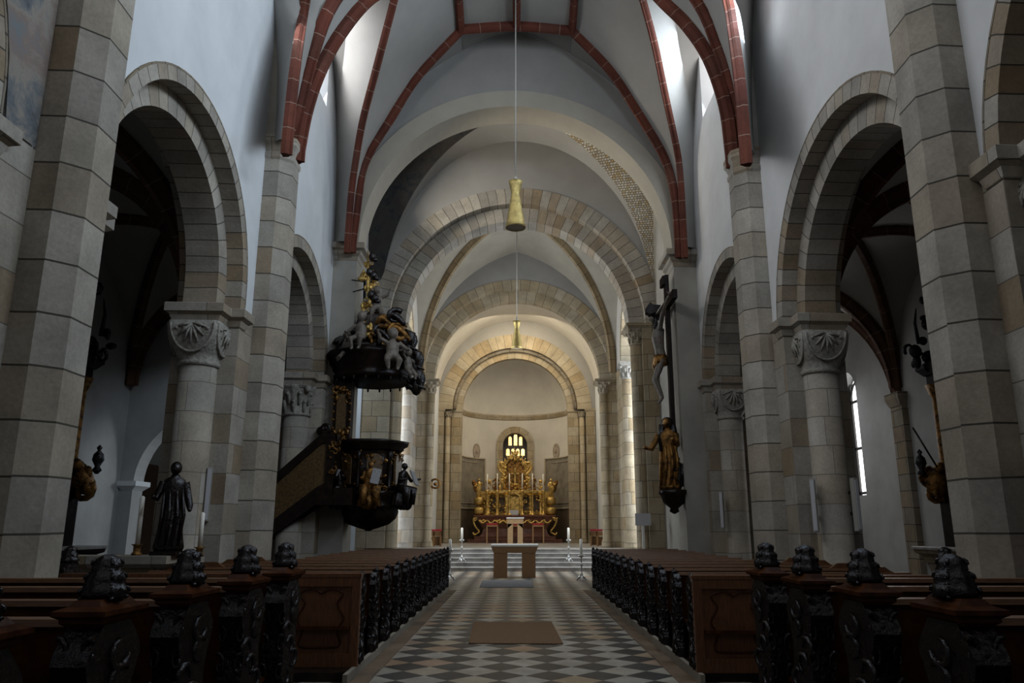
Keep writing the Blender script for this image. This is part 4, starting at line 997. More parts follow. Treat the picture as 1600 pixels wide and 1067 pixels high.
for i, (px, py, h, yw) in enumerate(((563, 540, 1.0, -.4), (612, 572, 1.08, .3), (588, 492, .92, .2), (637, 585, .8, 1.0), (540, 556, .75, -1.1))):
    p = at(px, py, (cy_-1.22, cy_-1.25, cy_-.15, cy_-.75, cy_-.9)[i]); mb = MB(); putto(mb, (p.x, p.y, p.z-.12), h, yw, i); mb.build('putto', M['skin'], can, remesh=.022)
for i, (px, py) in enumerate(((615, 505), (636, 530), (646, 560), (648, 590))):
    p = at(px, py, cy_-.5); mb = MB(); curl(mb, p, .28, (.3, -1, 0), .09, 1.2); mb.ell(p+Vector((.05, 0, -.2)), (.16, .14, .26), 10, 6); mb.tube([p+Vector((-.1, 0, .25)), p+Vector((.12, -.05, .1)), p+Vector((.1, -.1, -.2))], [.05, .12, .05], 8); mb.tube([p+Vector((0, 0, -.1)), p+Vector((.15, -.1, -.25)), p+Vector((.30, -.1, -.32))], [.07, .05, .02], 7); mb.build('carved_drapery', M['carve'], can)
mb = MB(); curl(mb, at(612, 500, cy_-.6), .26, (.2, -1, 0), .085, 1.1); ornament(mb, at(615, 515, cy_-.6), .35, .4, .1, 8, 61, .08); mb.build('gilt_shell', M['gold_d'], can)
# finial of gilded cloud and cherub heads climbing the pier
mb = MB()
for k, (px, py, r) in enumerate(((577, 408, .09), (574, 422, .11), (572, 436, .12), (579, 431, .09), (572, 450, .13), (580, 443, .09), (575, 465, .12), (573, 480, .12), (579, 474, .09), (584, 462, .08))):
    p = at(px, py, cy_-.2); ornament(mb, p, .26, .24, .2, 4, 70+k, r*.8)
p0, p1 = at(575, 392, cy_-.2), at(575, 480, cy_-.2); mb.tube([p1, (p0+p1)/2, p0], [.04, .05, .012], 8); mb.build('gilt_finial', M['gold'], can)
for px, py in ((582, 401), (578, 425), (584, 430), (580, 460), (586, 466)): mb = MB(); mb.ell(at(px, py, cy_-.28), (.10, .1, .12), 10, 7); mb.ell(at(px+3, py+5, cy_-.25), (.12, .08, .06), 8, 5); mb.build('cherub_head', M['carve'], can)
p = at(570, 440, cy_-.2); mb = MB()
mb.tube([p, p+Vector((-.35, 0, .05))], [.025, .012], 6); mb.tube([p-Vector((0, 0, .2)), p+Vector((-.3, 0, -.28))], [.025, .012], 6)
mb.build('gilt_ray', M['carve'], can)
mb = MB(); mb.tube([at(569, 500, cy_), at(570, 430, cy_)], [.05, .03], 8); mb.tube([at(579, 500, cy_), at(578, 465, cy_)], [.035, .03], 8); mb.build('finial_stem', M['walnut'], can)

# ------------------------------------------------------------------ crucifix, right crossing pier
XC, YC = 4.02, 20.15
cr = thing('crucifix', 'tall dark crucifix with a carved hanging figure on the right crossing pier', 'crucifix', (XC+.1, YC, 3))
mb = MB(); mb.box(XC+.02, XC+.13, YC-.11, YC+.11, 3.6, 8.32); mb.build('cross_post', M['walnut'], cr)
mb = MB(); mb.box(XC+.0, XC+.12, YC-1.15, YC+1.15, 7.35, 7.58); mb.build('cross_bar', M['walnut'], cr)
mb = MB(); mb.box(XC-.06, XC+.02, YC-.22, YC+.22, 8.02, 8.26); mb.build('title_board', M['walnut'], cr)
mb = MB(); X = XC-.12
mb.tube([(X-.02, YC, 5.95), (X-.07, YC, 6.25), (X-.10, YC, 6.55), (X-.06, YC, 6.82)], [.15, .135, .17, .15], 14)
mb.tube([(X-.06, YC, 6.8), (X-.13, YC, 6.98)], [.07, .06], 10)
mb.ell((X-.20, YC-.02, 7.08), (.105, .09, .13), 14, 10); mb.ell((X-.31, YC-.02, 7.05), (.025, .02, .03), 8, 6)
for sg in (-1, 1):
    mb.tube([(X-.06, YC+sg*.15, 6.78), (X-.04, YC+sg*.52, 7.1), (X+.04, YC+sg*.95, 7.44)], [.075, .06, .04], 10); mb.ell((X+.06, YC+sg*1.02, 7.5), (.04, .06, .06), 8, 6)
    for q in range(4): mb.tube([(X+.05, YC+sg*1.03, 7.5), (X-.03, YC+sg*(1.07+.01*q), 7.47+.03*q)], [.016, .011], 6)
    mb.tube([(X-.02, YC+sg*.08, 5.95), (X-.22, YC+sg*.085, 5.42), (X-.05, YC+sg*.05, 4.92)], [.115, .08, .05], 10)
    mb.tube([(X-.05, YC+sg*.05, 4.93), (X-.15, YC+sg*.04, 4.78)], [.05, .035], 8)
co = mb.build('carved_figure', M['skin'], cr, remesh=.02)
mb = MB(); mb.ell((X-.17, YC-.02, 7.15), (.12, .115, .1), 12, 8); mb.tube([(X-.2+.12*cos(a), YC-.02+.12*sin(a), 7.18) for a in [2*pi*k/14 for k in range(15)]], .03, 6)
for sg in (-1, 1): mb.tube([(X-.16, YC+sg*.1, 7.12), (X-.16, YC+sg*.12, 6.9), (X-.2, YC+sg*.1, 6.78)], [.05, .04, .015], 7)
mb.build('hair_and_thorns', M['carve'], co)
mb = MB(); mb.lathe([(.15, 0), (.185, .06), (.18, .2), (.165, .3)], (X-.06, YC, 5.78), 20, lambda a, z: .07*cos(9*a)); mb.tube([(X-.12, YC+.17, 6.0), (X-.18, YC+.24, 5.85), (X-.12, YC+.22, 5.45)], [.06, .07, .02], 8)
mb.build('loincloth', M['gold_d'], co)
# banner-like dark board projecting near the head (angel wing)
mb = MB(); p = at(1018, 483, YC-.6)
mb.rings([[p+Vector((u, o, z)) for u, z in ((-.16, -.12), (-.04, -.16), (.12, -.10), (.24, .08), (.02, .10), (-.05, .16), (-.14, .04))] for o in (-.12, .12)], sm=False); mb.build('dark_wing', M['walnut'], cr)
# Virgin statue on its console
vs = thing('statue', 'gilded brown robed statue on a dark console below the crucifix', 'statue', (3.97, 20.1, 2.5))
mb = MB(); robed(mb, (3.93, 20.08, 2.52), 1.85, -.35, ((.10, .22, .68), (-.30, .16, .58)), .05, 9); mb.build('robed_figure', M['gold_d'], vs)
mb = MB(); mb.ell((3.93, 20.06, 4.24), (.16, .16, .16), 12, 8); mb.tube([(3.80, 20.05, 4.2), (3.78, 20.05, 3.9), (3.74, 20.03, 3.5)], [.09, .11, .05], 8); mb.tube([(4.06, 20.05, 4.2), (4.1, 20.05, 3.9), (4.1, 20.03, 3.4)], [.09, .1, .05], 8); mb.build('veil', M['carve'], vs)
mb = MB(); robed(mb, (4.16, 20.0, 2.6), .75, .4); mb.build('child_angel', M['carve'], vs)
mb = MB(); mb.lathe([(.02, 1.92), (.12, 1.98), (.1, 2.06), (.26, 2.2), (.32, 2.38), (.36, 2.42), (.36, 2.52)], (4.02, 20.1, 0), 20, lambda a, z: .06*cos(7*a)); mb.build('console', M['walnut'], vs)

# ------------------------------------------------------------------ high altar
HY = 43.1; PZ = .75
ha = thing('high_altar', 'gilded baroque high altar with red-brown marble table in the apse', 'altar', (AXC, HY, PZ))
mb = MB(); mb.block(AXC-2.55, AXC+2.55, HY-.45, HY+1.6, [(0, PZ), (0, PZ+.14), (.03, PZ+.15), (.03, PZ+.18)]); mb.block(AXC-2.2, AXC+2.2, HY-.15, HY+1.6, [(0, PZ+.18), (0, PZ+.31), (.03, PZ+.32), (.03, PZ+.35)]); mb.build('predella', M['marble'], ha)
zt = at(804, 805, HY).z; zb = PZ+.35
pr_ = [(-2.0, zb), (2.0, zb)]
mb = MB(); R = []
for t, w_, d_ in ((0, 1.95, .0), (.12, 1.80, .03), (.35, 1.72, .06), (.6, 1.9, -.02), (.8, 2.08, -.06), (.92, 2.12, -.08), (.94, 2.25, -.14), (1, 2.25, -.14)):
    z = zb+(zt-zb)*t; R.append([(AXC-w_, HY+d_, z), (AXC+w_, HY+d_, z), (AXC+w_, HY+1.4, z), (AXC-w_, HY+1.4, z)])
mb.rings(R, sm=False); mb.build('altar_table', M['marble'], ha)
for s in (-1, 1):
    mb = MB(); mb.tube(smooth([(AXC+s*2.05, HY-.1, zt-.12), (AXC+s*2.26, HY-.12, zt-.24), (AXC+s*2.18, HY-.12, zt-.55), (AXC+s*1.95, HY-.1, zt-.85), (AXC+s*1.98, HY-.1, zb+.2), (AXC+s*2.2, HY-.12, zb+.08), (AXC+s*2.28, HY-.12, zb+.2)], 24), .05, 8); curl(mb, (AXC+s*2.2, HY-.12, zt-.2), .12, (0, 1, 0), .035); mb.build('volute', M['gold'], ha)
mb = MB()
for k in range(9): mb.tube(smooth([(AXC-1.75+.44*(k-.5), HY-.16, zt-.26), (AXC-1.75+.44*k, HY-.2, zt-.42), (AXC-1.75+.44*(k+.5), HY-.16, zt-.26)], 8), [.03]+[.05]*7+[.03], 7); ornament(mb, (AXC-1.75+.42*k, HY-.18, zt-.34), .3, .16, .04, 5, k, .06)
mb.build('gilt_garland', M['gold'], ha)
zc = at(804, 766, HY+.6).z                                    # top of tabernacle zone
mb = MB(); mb.box(AXC-2.0, AXC+2.0, HY+.75, HY+1.5, zt, zc-.05); mb.block(AXC-1.5, AXC+1.5, HY+.5, HY+1.4, [(0, zc-.25), (.08, zc-.15), (.08, zc)]); mb.build('tabernacle_wall', M['gold'], ha)
for k in range(14):
    mb = MB(); ornament(mb, (AXC-1.95+.3*k, HY+.62, zt+.3+.35*(k % 3)), .36, .6, .14, 7, 400+k, .085); mb.build('gilt_ornament', M['gold'], ha)
for k, px in enumerate((763, 777, 791, 815, 829, 845)):
    x = at(px, 790, HY+.5).x; mb = MB(); mb.lathe([(.14, 0), (.14, .08), (.09, .12), (.08, .9), (.12, .98), (.1, 1.05), (.16, 1.12)], (x, HY+.5, zt), 14, lambda a, z: .1*cos(7*a)); ornament(mb, (x, HY+.4, zt+.5), .22, .7, .08, 7, 100+k, .06); mb.build('gilt_column', M['gold'], ha)
for k, px in enumerate((770, 784, 823, 838)):
    x = at(px, 790, HY+.6).x; mb = MB(); mb.box(x-.17, x+.17, HY+.68, HY+.76, zt+.2, zc-.35); mb.build('reliquary_panel', M['dado_d'], ha)
    mb = MB(); ornament(mb, (x, HY+.64, zc-.28), .4, .2, .06, 6, 120+k, .06); ornament(mb, (x, HY+.64, zt+.12), .4, .2, .08, 6, 130+k, .06); mb.build('gilt_ornament', M['gold'], ha)
mb = MB(); x = at(803, 790, HY+.4).x; ringarch(mb, x, zt+.85, .32, .44, 1, HY+.35, HY+.7, foot=zt); mb.build('tabernacle_arch', M['gold'], ha)
mb = MB(); mb.box(x-.3, x+.3, HY+.45, HY+.6, zt+.1, zt+1.0); mb.build('tabernacle_door', M['gold'], ha)
mb = MB(); mb.box(x-.25, x+.25, HY+.2, HY+.24, zt+.02, zt+.28); o = mb.build('altar_card', M['sign'], ha); o['label'] = 'pale framed card'
for s in (-1, 1):
    xs = AXC+s*2.0
    for z, r in ((zt+.2, .28), (zt+.75, .26)):
        mb = MB(); mb.lathe([(r*.8, -.22), (r*1.05, -.12), (r, 0), (r*1.05, .12), (r*.75, .2)], (xs, HY+.55, z+.05), 16, lambda a, z: .05*cos(8*a)); mb.build('gilt_pedestal', M['gold'], ha)
    mb = MB(); robed(mb, (xs, HY+.5, zt+1.0), 1.0, s*.4, ((.25, .15, .75), (-.18, .18, .6)), .05, 7); mb.build('kneeling_angel', M['gold'], ha)
    mb = MB(); curl(mb, (xs+s*.12, HY+.6, zt+1.75), .24, (0, 1, .2), .09, .9, (s, 0, 1), s); mb.ell((xs+s*.18, HY+.6, zt+1.55), (.16, .06, .3), 10, 6); mb.build('angel_wing', M['gold_d'], ha)
    mb = MB(); xq = AXC+s*1.05; robed(mb, (xq, HY+.8, zc), .85, -s*.5, ((.2, .2, .7), (-.25, .1, .65)), .06, 7); ornament(mb, (xq, HY+.7, zc+.3), .4, .5, .15, 8, 150+s, .09); mb.build('adoring_angel', M['gold_d'], ha)
    mb = MB(); ornament(mb, (AXC+s*1.5, HY+.7, zc+.28), .35, .45, .15, 9, 170+s, .09); mb.ell((AXC+s*1.45, HY+.62, zc+.5), .11, 10, 7); mb.build('gilt_urn', M['gold'], ha)
ztop = at(805, 704, HY+.9).z
mb = MB(); mb.extr([(AXC-.75, zc), (AXC+.75, zc), (AXC+.55, zc+.9), (AXC+.62, zc+1.35), (AXC+.3, zc+1.7), (AXC, zc+1.95), (AXC-.3, zc+1.7), (AXC-.62, zc+1.35), (AXC-.55, zc+.9)], 1, HY+.85, HY+1.0); rt = mb.build('retable', M['gold_d'], ha)
mb = MB()
for k in range(26):
    t = k/25; sg = -1 if k % 2 else 1; ornament(mb, (AXC+sg*(.72-.1*t), HY+.78, zc+.1+1.45*t), .28, .24, .12, 4, 200+k, .085)
for k in range(12):
    a = pi*k/11; p = Vector((AXC+.55*cos(a), HY+.75, zc+1.35+.45*sin(a))); mb.tube([p, p+Vector((.18*cos(a), 0, .3*sin(a)+.05))], [.05, .015], 6); ornament(mb, p, .2, .2, .1, 3, 230+k, .07)
for s in (-1, 1): mb.tube(smooth([(AXC+s*.55, HY+.75, zc+.8), (AXC+s*.9, HY+.75, zc+1.2), (AXC+s*.85, HY+.75, zc+1.55), (AXC+s*.6, HY+.75, zc+1.5)], 14), .07, 8)
mb.build('gilt_frame', M['gold'], rt)
mb = MB(); ornament(mb, (AXC, HY+.75, (zc+1.8+ztop)/2), .45, ztop-zc-1.6, .15, 16, 260, .09); mb.ell((AXC, HY+.75, ztop-.06), .07); mb.build('gilt_crown', M['gold'], rt)
mb = MB(); mb.box(AXC-.04, AXC+.04, HY+.70, HY+.76, zc+.25, zc+1.25); mb.box(AXC-.22, AXC+.22, HY+.70, HY+.76, zc+.9, zc+.98); mb.build('altar_cross', M['gold'], rt)
mb = MB(); ornament(mb, (AXC, HY+.7, zc+.22), .8, .4, .15, 14, 270, .09); mb.build('gilt_base', M['gold'], rt)
# candles on the altar
for i, (px, yt, yb) in enumerate(((761.5, 741, 766), (777, 740, 766), (796, 740, 766), (816, 740, 766), (832, 740, 766), (848.5, 741, 766))):
    a, b = at(px, yt, HY+.25), at(px, yb, HY+.25)
    t = thing('altar_candlestick', 'gilt candlestick with tall white candle on the high altar, %s from the left' % ORD[i], 'candlestick', (a.x, HY+.25, zt), 0, 'candlesticks on the high altar')
    mb = MB(); H_ = b.z-zt; mb.lathe([(.16, 0), (.13, .06), (.05, .12), (.04, H_*.3), (.07, H_*.4), (.035, H_*.5), (.035, H_*.8), (.10, H_*.95), (.10, H_)], (a.x, HY+.25, zt), 12); mb.build('stick', M['gold'], t)
    mb = MB(); mb.lathe([(.035, 0), (.035, a.z-b.z), (.01, a.z-b.z+.02)], (a.x, HY+.25, b.z), 10); mb.build('candle', M['wax'], t)

# ------------------------------------------------------------------ altar table, ambo, stools, candlesticks, floor mats
def atfloor(px, Y, z): return at(px, 800, Y).x
AYT = 25.85
xa = (at(772, 880, AYT).x + at(836, 880, AYT).x)/2
t = thing('altar_table', 'honey oak altar table with white top on the checkered floor', 'altar table', (xa, AYT, 0))
zt2 = at(804, 852, AYT).z
for s in (-1, 1): mb = MB(); mb.box(*sorted((xa+s*.68, xa+s*.24)), AYT, AYT+.8, 0, zt2-.22); mb.build('leg', M['beech_d'], t)
mb = MB(); mb.extr([(xa-.68, zt2-.24), (xa+.68, zt2-.24), (xa+.76, zt2-.05), (xa+.76, zt2-.03), (xa-.76, zt2-.03), (xa-.76, zt2-.05)], 1, AYT-.02, AYT+.82); mb.build('apron', M['beech_d'], t)
mb = MB(); mb.box(xa-.77, xa+.77, AYT-.04, AYT+.84, zt2-.03, zt2+.03); mb.build('white_top', M['white'], t)
AB = 34.3; x = at(805, 830, AB).x; zz = at(805, 809, AB).z
t = thing('ambo', 'light beech two-legged lectern standing behind the altar table', 'lectern', (x, AB, PZ))
for a_, b_ in ((x-.33, x-.10), (x+.10, x+.33)): mb = MB(); mb.box(a_, b_, AB, AB+.3, PZ, zz-.25); mb.build('leg', M['lightwood'], t)
mb = MB(); mb.extr([(x-.33, zz-.45), (x-.1, zz-.25), (x+.1, zz-.25), (x+.33, zz-.45), (x+.36, zz-.03), (x-.36, zz-.03)], 1, AB, AB+.32); mb.build('reading_head', M['lightwood'], t)
mb = MB(); mb.box(x-.38, x+.38, AB-.05, AB+.4, zz-.03, zz+.02); mb.build('desk_top', M['white'], t)
# red-topped stools
def stool(px, Y, lab, group, w=.56, d=.40, h=.66):
    x = at(px, 840, Y).x; t = thing('wooden_stool', lab, 'stool', (x, Y, PZ), 0, group)
    for sx in (-1, 1):
        mb = MB(); mb.box(*sorted((x+sx*w/2, x+sx*(w/2-.05))), Y, Y+d, PZ, PZ+h); mb.build('side_panel', M['beech_d'], t)
    mb = MB(); mb.box(x-w/2, x+w/2, Y+.02, Y+d, PZ+h-.2, PZ+h-.02); mb.build('upper_rail', M['beech_d'], t)
    mb = MB(); mb.box(x-w/2, x+w/2, Y+.12, Y+.16, PZ+.04, PZ+.42); mb.build('front_panel', M['beech_d'], t)
    mb = MB(); mb.block(x-w/2+.01, x+w/2-.01, Y+.01, Y+d-.01, [(0, PZ+h), (.012, PZ+h+.02), (.012, PZ+h+.06), (-.02, PZ+h+.085)]); mb.build('red_cushion', M['red'], t)
stool(670.5, 34.9, 'wooden stool with red cushion at the left pillar, outer one', 'red cushioned stools by the left pillar', .36)
stool(682.5, 35.4, 'wooden stool with red cushion at the left pillar, nearer the altar', 'red cushioned stools by the left pillar', .36)
stool(929.5, 36.2, 'wooden stool with red cushion at the right pillar, nearer the altar', 'red cushioned stools by the right pillar', .36)
stool(940.5, 35.6, 'wooden stool with red cushion at the right pillar, outer one', 'red cushioned stools by the right pillar', .40)
def bench_chair(px, lab):
    Y = 41.95; x = at(px, 825, Y).x; t = thing('wooden_chair', lab, 'chair', (x, Y, PZ), 0, 'server chairs before the high altar'); w = .62
    for sx in (-1, 1):
        for dy in (0, .4): mb = MB(); mb.box(*sorted((x+sx*w/2, x+sx*(w/2-.06))), Y+dy, Y+dy+.06, PZ, PZ+.88); mb.build('leg', M['lightwood'], t)
    mb = MB(); mb.box(x-w/2, x+w/2, Y, Y+.46, PZ+.86, PZ+.93); mb.build('seat_frame', M['lightwood'], t)
    mb = MB(); mb.block(x-w/2+.02, x+w/2-.02, Y, Y+.44, [(0, PZ+.93), (.01, PZ+.97), (-.02, PZ+1.03)]); mb.build('red_cushion', M['red'], t)
bench_chair(769, 'wooden frame chair with red seat before the altar, left of the lectern'); bench_chair(804, 'chair with red seat half hidden behind the lectern'); bench_chair(841, 'wooden frame chair with red seat before the altar, right of the lectern')
def candlestick(px, yt, ym, yb, Y, z0, lab):
    a = at(px, yt, Y); m_ = at(px, ym, Y); x = a.x; H_ = m_.z-z0
    t = thing('floor_candlestick', lab, 'candlestick', (x, Y, z0), 0, 'pewter floor candlesticks around the altar table')
    mb = MB()
    for k in range(3):
        q = 2*pi*k/3+.5; d = Vector((cos(q), sin(q), 0)); mb.tube([Vector((x, Y, z0+.16)), Vector((x, Y, z0+.10))+d*.08, Vector((x, Y, z0+.03))+d*.15], [.03, .03, .02], 7); mb.ell(Vector((x, Y, z0+.025))+d*.15, .03, 8, 5)
    mb.build('tripod_foot', M['metal'], t)
    mb = MB(); mb.lathe([(.04, .1), (.06, .16), (.026, .22), (.022, H_*.55), (.05, H_*.6), (.022, H_*.66), (.022, H_*.88), (.05, H_*.92), (.10, H_*.97), (.10, H_), (.03, H_)], (x, Y, z0), 14); mb.build('stem', M['metal'], t)
    mb = MB(); mb.lathe([(.042, 0), (.042, a.z-m_.z), (.012, a.z-m_.z+.02)], (x, Y, m_.z), 12); mb.build('candle', M['wax'], t)
candlestick(703.7, 843, 858, 906, 24.75, 0, 'pewter floor candlestick beside the front end of the left pews')
candlestick(907.7, 843, 867, 908, 24.6, 0, 'pewter floor candlestick with thin candle in front of the steps on the right')
candlestick(722, 825, 843, 877, 30.25, .3, 'pewter floor candlestick on the steps, left of the altar table')
candlestick(888, 825, 843, 877, 30.25, .3, 'pewter floor candlestick on the steps, right of the altar table')
def flatmat(name, px, z, mat, lab, cat, th=.015):
    P_ = [atz(x, y, 0) for x, y in px]; mb = MB(); mb.rings([[p+Vector((0, 0, q)) for p in P_] for q in (.002, th)], sm=False); o = mb.build(name, mat); tag(o, lab, cat)
flatmat('doormat', [(732, 1006), (880, 1007), (862, 973), (740, 973)], 0, M['mat'], 'brown coir mat lying in the middle of the aisle', 'mat')
flatmat('carpet_strip', [(749, 918), (834, 918), (830, 907), (754, 907)], 0, M['carpet'], 'grey carpet strip in front of the altar table', 'carpet')
# sign board on a pole
Y = 23.6; a, b = at(992, 802, Y), at(1017, 821, Y); x = (a.x+b.x)/2
t = thing('notice_board', 'blank grey board on a white pole, right of the pews', 'sign', (x, Y, 0))
mb = MB(); mb.box(x-.035, x+.035, Y, Y+.05, .05, b.z); mb.lathe([(.2, 0), (.2, .03), (.03, .06)], (x, Y+.02, 0), 16); mb.build('pole', M['white'], t)
mb = MB(); mb.box(a.x, b.x, Y-.03, Y, b.z, a.z); mb.build('board', M['sign'], t)
# sanctuary lamp bracket
Y = 33.7; p = at(668, 757, Y); q = at(682, 757, Y)
t = thing('wall_bracket', 'brass ring lamp bracket on the left pillar by the steps', 'bracket', (p.x, Y, p.z))
mb = MB(); mb.box(p.x, q.x-.16, Y-.07, Y+.03, p.z-.06, p.z+.06); mb.build('arm', M['lightwood'], t)
mb = MB(); mb.tube([(q.x-.05+.19*cos(k*pi/10), Y-.02, q.z+.04+.19*sin(k*pi/10)) for k in range(-8, 9)], .045, 8); mb.ell((q.x-.05, Y-.02, q.z+.02), .08, 10, 7); mb.build('ring', M['gold_d'], t)

# ------------------------------------------------------------------ pendant lamps
def pendant(px, ytop, ybot, Y, hang, lab):
    a, b = at(px, ytop, Y), at(px, ybot, Y); H_ = a.z-b.z; x = a.x
    t = thing('pendant_lamp', lab, 'pendant lamp', (x, Y, b.z))
    r = H_*.21; mb = MB(); mb.lathe([(r*.68, H_), (r*.60, H_*.93), (r*.42, H_*.76), (r*.42, H_*.70), (r*.62, H_*.45), (r*.9, H_*.08), (r, 0), (r*.95, 0), (r*.6, H_*.4), (r*.4, H_*.6)], (x, Y, b.z), 28); mb.build('lamp_shade', M['brass'], t)
    mb = MB(); mb.lathe([(r*.93, .01), (r*.86, H_*.1), (r*.4, H_*.5), (.01, H_*.52)], (x, Y, b.z), 24); mb.build('reflector', M['inner'], t)
    mb = MB(); mb.ell((x, Y, b.z+H_*.12), (r*.38, r*.38, r*.5), 12, 8); mb.build('bulb', M['bulb'], t)
    mb = MB(); mb.tube([(x, Y, a.z-.02), (x, Y, hang)], .016, 8); mb.lathe([(.03, 0), (.05, .1), (.02, .16)], (x, Y, a.z-.01), 10); mb.build('cord', M['speaker'], t)
pendant(805.5, 284, 356, 17.0, 15.4, 'hourglass brass pendant lamp hanging on a long cord in the nave')
pendant(807.5, 502, 545, 30.0, 14.2, 'small hourglass brass pendant lamp hanging in the choir vault')

# ------------------------------------------------------------------ side altars, statues, candles, loudspeakers in the aisles
def side_altar(s, Y, zmensa, lab):
    x = s*10.1; t = thing('side_altar', lab, 'altar', (s*9.4, Y, 0)); f = lambda a, b: sorted((s*a, s*b))
    mb = MB(); mb.block(*f(9.0, 9.98), Y-1.1, Y+1.1, [(.0, 0), (.0, .15), (-.05, .2), (-.08, .6), (-.02, zmensa-.28), (.02, zmensa-.2), (.04, zmensa-.12), (.14, zmensa-.08), (.16, zmensa)]); mb.build('mensa', M['stone_dark'] if s > 0 else M['walnut'], t)
    mb = MB(); mb.block(*f(8.98, 9.98), Y-1.1, Y+1.1, [(.17, zmensa), (.17, zmensa+.05), (.15, zmensa+.06)]); mb.build('mensa_top', M['step'], t)
    mb = MB(); mb.box(*f(9.35, 10.1), Y-.85, Y+.85, zmensa+.06, zmensa+1.05); mb.block(*f(9.4, 10.1), Y-.8, Y+.8, [(.0, zmensa+1.0), (.08, zmensa+1.06), (.08, zmensa+1.12)]); mb.build('retable_base', M['walnut'], t)
    for k, yy in enumerate((Y+.72, Y-.72)):
        mb = MB(); ornament(mb, (s*9.32, yy, zmensa+1.45), .5, .7, .4, 22, 300+k, .13); mb.ell((s*9.3, yy, zmensa+1.4), (.28, .25, .3), 12, 8); curl(mb, (s*9.2, yy, zmensa+1.2), .22, (0, 1, 0), .08); mb.build('gilt_cartouche', M['gold_d'], t)
        mb = MB(); mb.lathe([(.14, zmensa+1.1), (.14, zmensa+1.7), (.09, zmensa+1.8), (.085, zmensa+3.3), (.13, zmensa+3.4), (.2, zmensa+3.62)], (s*9.5, yy, 0), 14, lambda a, z: .06*cos(7*a)); mb.build('gilt_column', M['gold_d'], t)
        mb = MB(); mb.lathe([(.03, 0), (.1, .08), (.05, .16), (.12, .3), (.1, .42), (.03, .5), (.06, .56), (.01, .62)], (s*9.02, yy+.1, zmensa+1.55), 12); mb.build('urn', M['carve'], t)
    mb = MB(); mb.box(*f(9.45, 10.15), Y-.95, Y+.95, zmensa+3.6, zmensa+3.9); mb.block(*f(9.4, 10.05), Y-.95, Y+.95, [(0, zmensa+3.85), (.12, zmensa+4.0), (.12, zmensa+4.1)])
    mb.lathe([(.36, 0), (.42, .25), (.38, .6), (.24, .95), (.16, 1.25)], (s*9.65, Y, zmensa+4.05), 20, lambda a, z: .12*cos(5*a)); mb.build('entablature', M['walnut'], t)
    mb = MB()
    for yy in (-.8, .8, 0): ornament(mb, (s*9.35, Y+yy, zmensa+4.4+(.7 if yy == 0 else 0)), .5, .8, .4, 14, 330+int(yy*10), .14)
    mb.tube([(s*9.3, Y+.8, zmensa+4.6), (s*9.28, Y+.82, zmensa+5.1), (s*9.34, Y+.8, zmensa+5.45)], [.05, .035, .012], 7); mb.build('carved_crown', M['carve'], t)
    mb = MB(); mb.box(*f(9.95, 10.1), Y-.7, Y+.7, zmensa+1.1, zmensa+3.6); mb.build('altarpiece', M['dado_d'], t)
    mb = MB(); robed(mb, (s*9.75, Y, zmensa+1.15), 1.6, s*pi/2, ((.25, .2, .6), (-.25, .15, .62)), .04, 8); mb.build('saint_figure', M['carve'], t)
    if s > 0:
        mb = MB(); mb.tube([(s*9.2, Y+.5, zmensa+1.75), (s*8.9, Y+.75, zmensa+2.65)], .02, 6); mb.build('spear', M['walnut'], t)
side_altar(-1, 15.85, 1.15, 'dark side altar with gilt columns in the left aisle behind the nearest left pillar')
side_altar(1, 16.5, 1.12, 'dark side altar with gilt columns in the right aisle behind the nearest right pillar')
# low stone barrier and dark statue beside the left column
t = thing('stone_barrier', 'low dark stone wall with a pale coping left of the cushion-capital column', 'barrier', (-6.1, 11.9, 0))
mb = MB(); mb.box(-7.4, -5.15, 11.55, 11.95, 0, 1.05); mb.build('wall_body', M['stone_dark'], t)
mb = MB(); mb.block(-7.4, -5.1, 11.52, 12.0, [(0, 1.02), (.06, 1.08), (.06, 1.19)]); mb.build('coping', M['stone'], t)
mb = MB(); mb.block(-5.5, -4.95, 12.13, 12.45, [(0, 0), (0, 1.0), (.05, 1.05), (.05, 1.16)]); o = mb.build('stone_plinth', M['stone']); tag(o, 'pale stone plinth at the foot of the cushion-capital column', 'plinth')
t = thing('statue', 'dark robed statue standing on the low wall, left of the cushion-capital column', 'statue', (-5.16, 11.76, 1.19))
mb = MB(); robed(mb, (-5.16, 11.76, 1.25), 1.30, .3, ((.19, .05, .46), (-.20, .12, .60)), .02, 8); mb.build('robed_figure', M['carve'], t)
mb = MB(); mb.box(-5.36, -4.98, 11.6, 11.92, 1.19, 1.25); mb.build('base', M['walnut'], t)
def pricket(p, hc, hs, lab, lean=0):
    t = thing('candle_stand', lab, 'candle', p); x, y, z = p
    mb = MB(); mb.lathe([(.08, 0), (.07, .03), (.05, .05), (.05, hs-.03), (.085, hs), (.02, hs)], p, 14); mb.build('holder', M['gold_d'], t)
    mb = MB(); mb.lathe([(.034, hs), (.034, hs+hc), (.01, hs+hc+.02)], p, 12); mb.build('candle', M['wax'], t)
pc = at(311, 866, 12.2); pricket((pc.x, 12.2, 1.16), .50, .14, 'white candle in a brass holder before the cushion-capital column')
pc = at(213, 866, 11.75); pricket((pc.x, 11.75, 1.19), .68, .16, 'thick white candle on the low wall under the passage arch')
